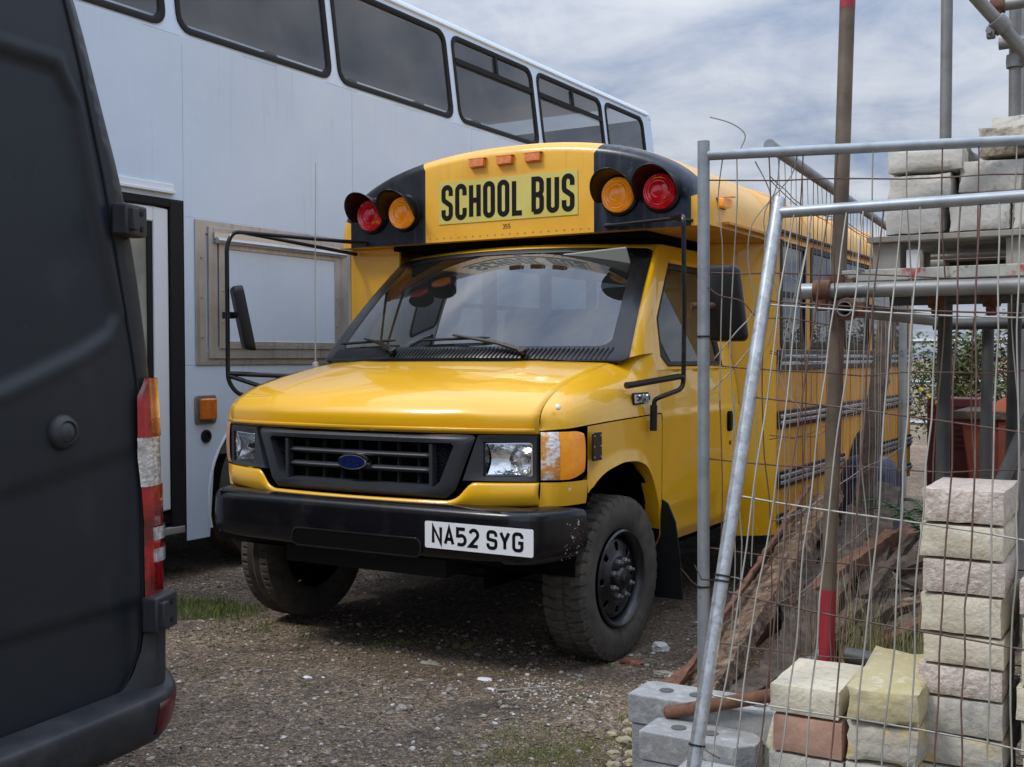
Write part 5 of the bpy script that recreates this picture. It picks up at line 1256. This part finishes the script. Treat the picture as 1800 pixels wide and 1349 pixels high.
for k in range(10):
    j = random.uniform(-.013, .013)
    stone('walling_block', 2.532 + j, 2.752 + j * .5, -.60 + random.uniform(-.006, .006), -.24, TALLZ[k + 1] + .001, TALLZ[k] - .001, TM[k], '%s block, %s in the tall stack behind the fence' % (HUE[TM[k]], ORD[k] if k == 0 else ORD[k] + ' from the top'), 'block', group='blocks of the tall stack')
z = .765; M2 = ['stone_pink', 'stone_cream', 'stone_cream', 'stone_cream', 'stone_grey', 'stone_cream', 'stone_pink', 'stone_grey']
for k in range(8):
    h = .0955; j = random.uniform(-.008, .008)
    stone('walling_block', 2.788 + j, 3.01 + j, -.60 + random.uniform(-.01, .01), -.26, z - h + .001, z - .001, M2[k], '%s block, %s in the stack against the tall stack' % (HUE[M2[k]], ORD[k] if k == 0 else ORD[k] + ' from the top'), 'block', group='blocks of the right hand stack'); z -= h
stone('slab', 2.775, 3.05, -.22, .12, .60, .965, 'stone_grey', 'big grey slab standing behind the right hand stack of blocks', 'slab', .006)
stone('slab', 2.775, 3.05, -.20, .10, .0, .599, 'stone_grey', 'big grey slab buried at the foot behind the right hand stack', 'slab', .006)
for zz0, zz1, m_, xx0, xx1 in ((.334, .421, 'stone_cream', 2.128, 2.333), (.222, .333, 'stone_brown', 2.140, 2.345), (.112, .221, 'stone_grey', 2.125, 2.345), (0, .111, 'stone_grey', 2.13, 2.345)):
    stone('walling_block', xx0, xx1, -.70, -.37, zz0, zz1 - .001, m_, {.334: 'pale cream block with clean flat top on the lowest stack', .222: 'reddish brown block under the pale cream one', .112: 'grey block under the reddish brown one', 0: 'grey block at the foot under the reddish brown one'}[zz0], 'block')
stone('walling_block', 2.352, 2.556, -.715, -.33, .352, .462, 'stone_yellow', 'rough yellow topped stone beside the tall stack', 'stone', .007, top=.012)
stone('walling_block', 2.356, 2.553, -.70, -.36, .232, .345, 'stone_fossil', 'ochre patched stone under the rough yellow one', 'stone', .009)
stone('walling_block', 2.35, 2.548, -.705, -.36, .118, .230, 'stone_fossil', 'pale stone two below the rough yellow one', 'stone', .006)
stone('walling_block', 2.35, 2.548, -.70, -.36, 0, .117, 'stone_cream', 'cream stone three below the rough yellow one', 'stone', .006)
mb = MB().slab([(2.03, -.56, .0), (2.16, -.56, .0), (2.14, -.56, .33), (2.115, -.56, .345)], (0, .14, .02)); tag(mb.build('stone_shard', 'stone_cream', smooth=0, bevel=.012), 'wedge of cream stone leaning by the brown block', 'stone')
# stones on the pallet
PS = [(2.345, 2.520, 1.7455, 1.838, 'stone_wall', 'pale stone at the left end of the bottom row on the pallet'), (2.528, 2.705, 1.7455, 1.836, 'stone_wall', 'pale stone in the middle of the bottom row on the pallet'), (2.713, 2.90, 1.7455, 1.84, 'stone_wall', 'chipped pale stone at the right of the bottom row on the pallet'),
      (2.349, 2.545, 1.840, 1.933, 'stone_wall', 'pale stone at the left end of the second row on the pallet'), (2.557, 2.745, 1.862, 1.962, 'stone_wall', 'tilted pale stone in the second row on the pallet'), (2.755, 2.93, 1.842, 1.965, 'stone_wall', 'pale stone at the right of the second row on the pallet'),
      (2.347, 2.575, 1.937, 2.016, 'stone_wall', 'dark ended stone on top of the left end of the pallet load'), (2.62, 2.85, 1.968, 2.06, 'stone_lichen', 'lichen covered stone on top of the pallet load')]
for k, (a, b2, c2, d2, m_, lb_) in enumerate(PS):
    o = stone('walling_stone', a, b2, -.20 + .01 * (k % 3), .12, c2, d2, m_, lb_, 'stone', .006, 'stones on the pallet')
    if k == 4: o.rotation_euler = (0, R_(2.0), 0)
stone('walling_stone', 2.47, 2.585, -.12, .12, 1.94, 2.02, 'stone_dark', 'dark rough stone beside the dark ended one on the pallet', 'stone', .009)
stone('walling_stone', 2.60, 2.95, .13, .40, 1.7455, 2.15, 'stone_wall', 'large grey stone at the back of the pallet load', 'stone', .008)
stone('walling_stone', 2.36, 2.58, .13, .38, 1.7455, 1.95, 'stone_wall', 'pale stone at the back left of the pallet load', 'stone', .006)

# ================================================================== CONCRETE FENCE FEET
def foot(x, y, zt_, h, L_, lab, rot=0, w_=.18):
    o = empty('concrete_block', (x, y, zt_ - h)); o.rotation_euler = (0, 0, rot); tag(o, lab, 'concrete block', 'concrete fence feet'); c_ = .05
    pts = [(0, -w_ / 2), (.035, -w_ / 2), (L_ - c_, -w_ / 2), (L_, -w_ / 2 + c_), (L_, w_ / 2 - c_), (L_ - c_, w_ / 2), (.02, w_ / 2), (0, w_ / 2 - .02)]
    MB().slab([(a, b2, 0) for a, b2 in pts], (0, 0, h)).build('foot_body', 'concrete', o, smooth=0, bevel=.004)
    for k in range(int(L_ / .1) - 1):
        q = [(.10 + .105 * k + .024 * math.cos(6.283 * i / 18), .024 * math.sin(6.283 * i / 18)) for i in range(18)]
        MB().rows([[(a, b2, h + .0022) for a, b2 in q], [(a * .97 + (.10 + .105 * k) * .03, b2 * .97, h + .0012) for a, b2 in q]], True).poly([(a, b2, h + .0012) for a, b2 in q]).build('post_hole_shade', 'concrete_hole_shade', o, smooth=0)  # flat darker disc on top, painted for the shade inside a hole
    return o
foot(1.60, -.43, .262, .095, .54, 'topmost grey concrete fence foot with a row of round holes')
foot(1.612, -.425, .165, .165, .52, 'grey concrete fence foot under the topmost one')
foot(1.715, -.607, .207, .09, .36, 'short grey concrete fence foot on the middle step', w_=.165)
foot(1.725, -.605, .115, .115, .60, 'grey concrete fence foot under the middle step', w_=.16)
foot(1.885, -.78, .155, .09, .64, 'grey concrete fence foot on the lowest step beneath the leaning fence', w_=.165)
foot(1.89, -.778, .063, .063, .62, 'grey concrete fence foot under the lowest step', w_=.16)

# ================================================================== RUSTY AND ROTTEN THINGS
def pipe_thing(name, label, p, q, r, m, cat):
    c = Vector(p); o = MB().pipe((0, 0, 0), Vector(q) - c, r, r * .78, 16).build(name, m, loc=p, smooth=40); return tag(o, label, cat)
pipe_thing('rusty_pipe', 'short rusty steel pipe lying across the concrete fence feet', (1.742, -.53, .222), (2.13, -.535, .345), .021, 'rust', 'pipe')
pipe_thing('grey_pipe', 'dark grey plastic pipe lying behind the yellow topped stone', (2.10, .32, .26), (2.75, .22, .25), .03, 'scaff_dark', 'pipe')
def beam(name, label, P, Q, w_, h_, m, cat, jag=.012, seed=1, roll=0):
    """weathered baulk: noisy box swept from P to Q"""
    P, Q = Vector(P), Vector(Q); d = (Q - P); L_ = d.length; d.normalize(); s_ = d.cross(Vector((0, 0, 1))).normalized(); u_ = s_.cross(d)
    s2 = s_ * math.cos(roll) + u_ * math.sin(roll); u2 = -s_ * math.sin(roll) + u_ * math.cos(roll); rows = []
    n_ = max(8, int(L_ / .035))
    sec_ = [(-.5, -.5), (-.17, -.5), (.17, -.5), (.5, -.5), (.5, 0), (.5, .5), (.25, .5), (0, .5), (-.25, .5), (-.5, .5), (-.5, 0)]
    for i in range(n_ + 1):
        t_ = i / n_; row = []
        for a, b2 in sec_:
            p = d * (t_ * L_) + s2 * a * w_ + u2 * b2 * h_; q = Vector((p.x * 13 + seed, p.y * 13, p.z * 13)); p = p + noise.noise_vector(q) * jag + noise.noise_vector(q * 3.1) * jag * .6
            row.append(p)
        rows.append(row)
    mb = MB().rows(rows, True); mb.poly(rows[0]); mb.poly(rows[-1][::-1])
    return tag(mb.build(name, m, smooth=40, loc=P), label, cat)
beam('rotten_beam', 'flaking rotten timber beam propped up along the mesh fence', (1.60, -.02, .035), (1.50, 2.25, .60), .19, .06, 'rotten', 'beam', .013, 3, R_(24))
beam('rotten_beam', 'split dark timber lying against the flaking beam', (1.80, .30, .05), (1.58, 3.3, .64), .16, .07, 'timber_dark', 'beam', .020, 9, R_(-15))
beam('old_rail', 'dark rusted steel rail lying under the rotten beam', (1.42, .02, .03), (1.86, 2.2, .42), .07, .08, 'rust', 'rail', .008, 14)
beam('old_rail', 'dark timber sleeper on the ground beside the rusted rail', (1.70, .10, .05), (1.98, 1.9, .16), .14, .10, 'timber_dark', 'sleeper', .010, 21)
beam('timber_post', 'dark brown timber post leaning beside the bus', (1.62, 2.3, .05), (1.66, 3.0, 1.62), .085, .08, 'timber_dark', 'post', .010, 5)
beam('timber_post', 'weathered grey timber plank leaning behind the mesh fence', (1.94, 1.1, .02), (1.74, 2.7, .62), .11, .03, 'timber_dark', 'plank', .008, 31)
beam('angle_iron', 'thin dark iron bar pointing out by the front wheel', (1.45, .16, .045), (1.72, .02, .10), .02, .02, 'timber_dark', 'bar', .003, 41)
beam('rusty_strip', 'thin rusted strip along the edge of the rotten beam', (1.515, .0, .08), (1.42, 2.22, .66), .02, .02, 'rust', 'strip', .010, 44)
bp_ = random.Random(77)
for k in range(16):  # dark planks added to deepen the shadowed ground behind the fence
    x, y = bp_.uniform(1.70, 2.08), bp_.uniform(.2, 2.0); z_ = .04 + .30 * (y / 2.2) * bp_.random() + .03; L_ = bp_.uniform(.4, 1.1); an = bp_.gauss(1.55, .35)
    beam('filler_plank', 'broken dark plank added to darken the heap behind the mesh fence', (x, y, z_), (x + L_ * math.cos(an), y + L_ * math.sin(an), z_ + bp_.uniform(-.02, .22)), bp_.uniform(.05, .13), bp_.uniform(.018, .04), bp_.choice(('timber_dark', 'timber_dark', 'rotten', 'rust')), 'plank', .005, 100 + k, bp_.uniform(-.6, .6))['group'] = 'broken planks in the heap'
# blue drum lid by the rear wheel
tag(MB().lathe([(0, .16), (.10, .155), (.15, .12), (.17, .04), (.175, -.45)], (1.52, 3.15, .60), (0, 0, 1), 24).build('dark_drum', 'blue_drum', smooth=50), 'dark blue rounded drum standing by the rear wheel of the yellow bus', 'drum')
# skip and oddments behind
SK = tag(empty('rusty_skip', (1.72, 5.7, 0)), 'rust red metal skip with orange curved lid behind the scaffold', 'skip')
MB().slab([(0, 0, .25), (1.6, 0, .25), (1.75, 0, .86), (-.08, 0, .86)], (0, 1.2, 0)).build('bin', 'rust_red', SK, smooth=0, bevel=.01)
MB().box(-.14, 1.8, -.06, 1.26, .861, .93).build('rim', 'timber_dark', SK, smooth=0, bevel=.01)
MB().lathe([(.0, -.6), (.42, -.6), (.42, .6), (0, .6)], (.42, .62, .66), (0, 1, 0), 40).build('lid', 'rust_orange', SK, smooth=40)
for x in (.2, .75, 1.3): MB().box(x, x + .06, -.03, 0.0, .26, .85).build('rib', 'rust_red', SK, smooth=0)
MX = tag(empty('maroon_crate', (1.24, 6.45, 0)), 'maroon ribbed crate standing behind the yellow bus', 'crate')
MB().box(0, .42, 0, .35, 0, 1.0).build('crate_body', 'maroon', MX, smooth=0, bevel=.01)
for k in range(8): MB().box(.01, .41, -.012, 0, .58 + .05 * k, .60 + .05 * k).build('crate_rib', 'maroon', MX, smooth=0)
st = empty('warning_strap', (1.18, 6.32, 0)); tag(st, 'yellow and black striped strap hanging from the back of the yellow bus', 'strap')
SP = [(.0, .0, 1.10), (.10, -.02, 1.02), (.22, -.02, .90), (.21, -.02, .72), (.19, -.02, .50)]
for k in range(14):
    a, b2 = Vector(cat_rom(SP, k / 14)), Vector(cat_rom(SP, (k + 1) / 14)); MB().tube([a, b2], .016, 6).build('stripe', 'tape_yellow' if k % 2 else 'tape_black', st)
# ================================================================== SMALL GROUND THINGS
def rock(name, u, s, m, label, cat, flat=.6, seed=1, n_=8, dz=.25):
    x, y = u; mb = MB(); r = random.Random(seed)
    b_m = bmesh.new(); bmesh.ops.create_icosphere(b_m, subdivisions=3, radius=1)
    vs = []; ex, ey = (s if hasattr(s, '__len__') else (s, s))
    for v in b_m.verts:
        q = v.co * 1.4 + Vector((seed * 3.3, 0, 0)); k = 1 + .35 * noise.noise(q) + .18 * noise.noise(q * 2.6); c_ = v.co * k
        c_ = Vector((round(c_.x * 3.5) / 3.5 * .3 + c_.x * .7, round(c_.y * 3.5) / 3.5 * .3 + c_.y * .7, max(-.5, min(.8, c_.z))))
        vs.append((c_.x * ex, c_.y * ey, c_.z * flat * min(ex, ey)))
    mb.add(vs, [tuple(v.index for v in f.verts) for f in b_m.faces]); b_m.free()
    return tag(mb.build(name, m, smooth=30, loc=(x, y, gz(x, y) + dz * flat * min(ex, ey))), label, cat)
rock('rock', (1.075, .985), .042, 'stone_wall', 'pale lump of rock on the dirt behind the front wheel', 'rock', .75, 2)
rock('brick_piece', (1.06, .70), (.05, .03), 'brick_red', 'broken red brick piece by the front wheel', 'brick', .6, 3)
rock('rock', (1.245, .62), (.05, .03), 'dirt_stone', 'flat grey stone beside the broken red brick', 'stone', .35, 4)
rock('rock', (1.33, .52), (.028, .03), 'stone_wall', 'pointed pale stone beside the concrete feet', 'stone', .9, 5)
rock('rock', (.275, .245), (.055, .020), 'timber_grey', 'long flat grey stone chip on open dirt', 'stone', .35, 6)
rock('rock', (.55, -.34), (.022, .020), 'dirt_stone', 'squarish grey stone on open dirt', 'stone', .8, 7)
rock('rock', (1.36, .16), (.035, .030), 'dirt_stone', 'brown stone beside the topmost concrete foot', 'stone', .6, 8)
rock('slate_piece', (1.545, -.285), (.042, .036), 'slate', 'blue grey slate lump among tan pebbles', 'slate', .6, 9)
rock('brick_piece', (1.27, 1.9), (.10, .06), 'brick_red', 'whole red brick in the shade under the bus side', 'brick', .7, 12)
for k, (x, y, s) in enumerate([(1.50, -.10, .03), (1.44, -.16, .026), (1.47, -.26, .03), (1.55, -.37, .028), (1.58, -.44, .03), (1.49, -.39, .024), (1.40, -.07, .028), (1.46, -.02, .03), (1.57, -.20, .026), (1.62, -.52, .03), (1.53, -.48, .026), (1.40, -.22, .02), (1.65, -.60, .028), (1.56, -.56, .024)]):
    rock('pebble', (x, y), (s, s * .85), 'pebble_tan', 'tan pebble in the cluster beside the concrete fence feet', 'pebble', .7, 50 + k)['group'] = 'tan pebbles by the fence feet'
for k, (x, y, sx, sy, m_, lb_) in enumerate([(.62, .16, .035, .020, 'paper', 'crumpled white paper scrap on the dirt'), (.36, .30, .008, .007, 'blue_scrap', 'bright blue plastic scrap on the dirt'), (-.03, -.08, .008, .006, 'green_scrap', 'green plastic scrap on the dirt'), (.33, .285, .009, .008, 'brick_red', 'tiny red brick crumb on the dirt'), (.72, .045, .018, .014, 'paper', 'small white flake near the wood sliver'), (-.10, -.14, .022, .016, 'paper', 'white flake on the dirt near the green scrap')]):
    rock('litter_scrap', (x, y), (sx, sy), m_, lb_, 'scrap', .35, 80 + k)
beam('wood_sliver', 'thin pale wood sliver lying on the dirt', (.76, .03, .006), (.92, .17, .008), .012, .006, 'timber_grey', 'sliver', .001, 51)
# ================================================================== PLANTS
def tuft(mb, x, y, n_, h, spread, rr, lean=.4):
    for i in range(n_):
        a = rr.random() * 6.283; d = spread * math.sqrt(rr.random()); bx, by = x + d * math.cos(a), y + d * math.sin(a); L_ = h * rr.uniform(.5, 1.1); an = rr.random() * 6.283; le = lean * rr.uniform(.1, 1); w_ = rr.uniform(.0012, .0026)
        z = gz(bx, by) - .004; px, py = -math.sin(an) * w_, math.cos(an) * w_
        m1 = (bx + math.cos(an) * le * L_ * .35, by + math.sin(an) * le * L_ * .35, z + L_ * .6); t1 = (bx + math.cos(an) * le * L_, by + math.sin(an) * le * L_, z + L_ * .95)
        mb.add([(bx - px, by - py, z), (bx + px, by + py, z), (m1[0] + px * .8, m1[1] + py * .8, m1[2]), (m1[0] - px * .8, m1[1] - py * .8, m1[2]), t1], [(0, 1, 2, 3), (3, 2, 4)])
rr = random.Random(8)
def grass_patch(pts, label, m='grass'):
    mb = MB()
    for x, y, n_, h, s_ in pts: tuft(mb, x, y, n_, h, s_, rr)
    return tag(mb.build('grass', m, smooth=0, weld=False), label, 'grass', kind='stuff')
grass_patch([(-1.46, .54, 900, .07, .22), (-1.25, .62, 350, .05, .16), (-1.75, .45, 600, .06, .25), (-1.05, .42, 160, .03, .2), (-.9, .30, 120, .022, .2)], 'patch of short green grass beside the black van')
grass_patch([(-.13, .42, 70, .03, .05), (-.05, .50, 50, .03, .04), (.23, .58, 60, .035, .05), (-.22, .36, 40, .02, .1), (1.0, .60, 22, .03, .02), (1.39, -.03, 60, .03, .05), (1.48, -.20, 50, .03, .04), (1.50, -.30, 30, .025, .03)], 'sparse green weeds sprouting from the dirt')
grass_patch([(1.22, -.42, 2600, .012, .20), (1.38, -.55, 2200, .012, .17), (1.12, -.58, 1800, .011, .2), (1.42, -.30, 900, .012, .12), (1.28, -.68, 1500, .012, .2)], 'low yellowish moss and grass by the fence feet', 'moss')
grass_patch([(rr.uniform(-1.3, 1.4), rr.uniform(-.5, .75), rr.randint(5, 26), rr.uniform(.012, .028), rr.uniform(.01, .05)) for q in range(60)], 'tiny weed seedlings dotted over the dirt yard')
grass_patch([(2.22, .55, 260, .34, .12), (2.36, .7, 260, .36, .14), (2.12, .62, 160, .42, .12), (2.5, .75, 200, .3, .12)], 'tall tufts of grass growing between the fence and the scaffold')
grass_patch([(2.05, .6, 80, .6, .15), (2.3, .62, 80, .55, .18), (1.9, .9, 70, .5, .2), (1.35, 3.6, 60, .3, .2)], 'dry brown grass stems behind the mesh fence', 'dry_grass')
def leafy(mb, c, rad, n_, s_, rr, squash=1):
    for i in range(n_):
        v = Vector((rr.gauss(0, 1), rr.gauss(0, 1), rr.gauss(0, 1))); v.normalize(); v *= rr.random() ** .45; p = Vector(c) + Vector((v.x * rad[0], v.y * rad[1], v.z * rad[2]))
        a = Vector((rr.gauss(0, 1), rr.gauss(0, 1), rr.gauss(0, .6))).normalized(); b2 = a.cross(Vector((rr.gauss(0, 1), rr.gauss(0, 1), rr.gauss(0, 1)))).normalized(); L_ = s_ * rr.uniform(.6, 1.3)
        mb.add([p - a * L_, p + b2 * L_ * .45, p + a * L_, p - b2 * L_ * .45], [(0, 1, 2, 3)])
for k, (x, y, h, w_, m_, lb_) in enumerate([(.9, 9.4, 1.7, .55, 'leaf', 'thin green bush in the hedge nearest the tail of the yellow bus'), (1.55, 9.6, 1.95, .6, 'leaf_autumn', 'reddish autumn bush in the hedge behind the rusty skip'), (2.25, 9.3, 1.8, .6, 'leaf', 'loose green bush in the hedge behind the scaffold'), (3.0, 9.8, 1.9, .7, 'leaf_autumn', 'browning bush at the right end of the hedge'), (3.9, 9.6, 1.8, .7, 'leaf', 'green bush at the far end of the hedge')]):
    B = tag(empty('hedge_bush', (x, y, 0)), lb_, 'bush', 'bushes of the far hedge'); mb = MB()
    for q in range(14): leafy(mb, (rr.uniform(-w_, w_) * .9, rr.uniform(-.3, .3), rr.uniform(.25, h - .2)), (.36, .25, .30), 260, .032, rr)
    mb.build('crown', m_, B, smooth=0, weld=False)
    tm_ = MB()
    for q in range(9):
        e = Vector((rr.uniform(-w_, w_), rr.uniform(-.2, .2), rr.uniform(.8, h))); tm_.tube([(0, 0, -.02), (e.x * .4, e.y * .4, e.z * .5), e], [.014, .009, .004], 5)
    tm_.build('trunk', 'bark', B)
FE = tag(empty('fern', (2.15, 2.2, 0)), 'dark green fern growing behind the scaffold uprights', 'fern')
for k in range(14):
    a = 6.283 * k / 14 + rr.uniform(-.2, .2); mb = MB(); L_ = rr.uniform(.35, .55); P = [(math.cos(a) * L_ * t_, math.sin(a) * L_ * t_, .02 + .75 * L_ * math.sin(1.9 * t_) + .25) for t_ in (0, .25, .5, .75, 1)]
    for j in range(22):
        t_ = j / 22; p = Vector(cat_rom(P, t_)); s_ = Vector((-math.sin(a), math.cos(a), 0)); w_ = .10 * (1 - t_) * (.4 + t_ * 1.6 if t_ < .4 else 1)
        d = Vector((math.cos(a), math.sin(a), 0)) * .03
        for sg in (-1, 1): mb.add([p, p + s_ * sg * w_ * .5 + d * .6 + Vector((0, 0, .008)), p + s_ * sg * w_ + d, p + s_ * sg * w_ * .5 - d * .1], [(0, 1, 2, 3)])
    mb.tube([Vector(p) for p in P] , .004, 4); mb.build('frond', 'fern', FE, smooth=0, weld=False)
BFN = tag(empty('boundary_rail', (0, 10.6, 0)), 'grey tubular rail fence behind the far hedge', 'fence')
for z in (.55, 1.05, 1.55): MB().tube([(-1, 0, z), (8, 0, z)], .03, 8).build('rail', 'galv_dull', BFN)
for x in (-.5, 1.0, 2.5, 4.0, 5.5): MB().tube([(x, .05, -.02), (x, .05, 1.65)], .035, 8).build('post', 'galv_dull', BFN)
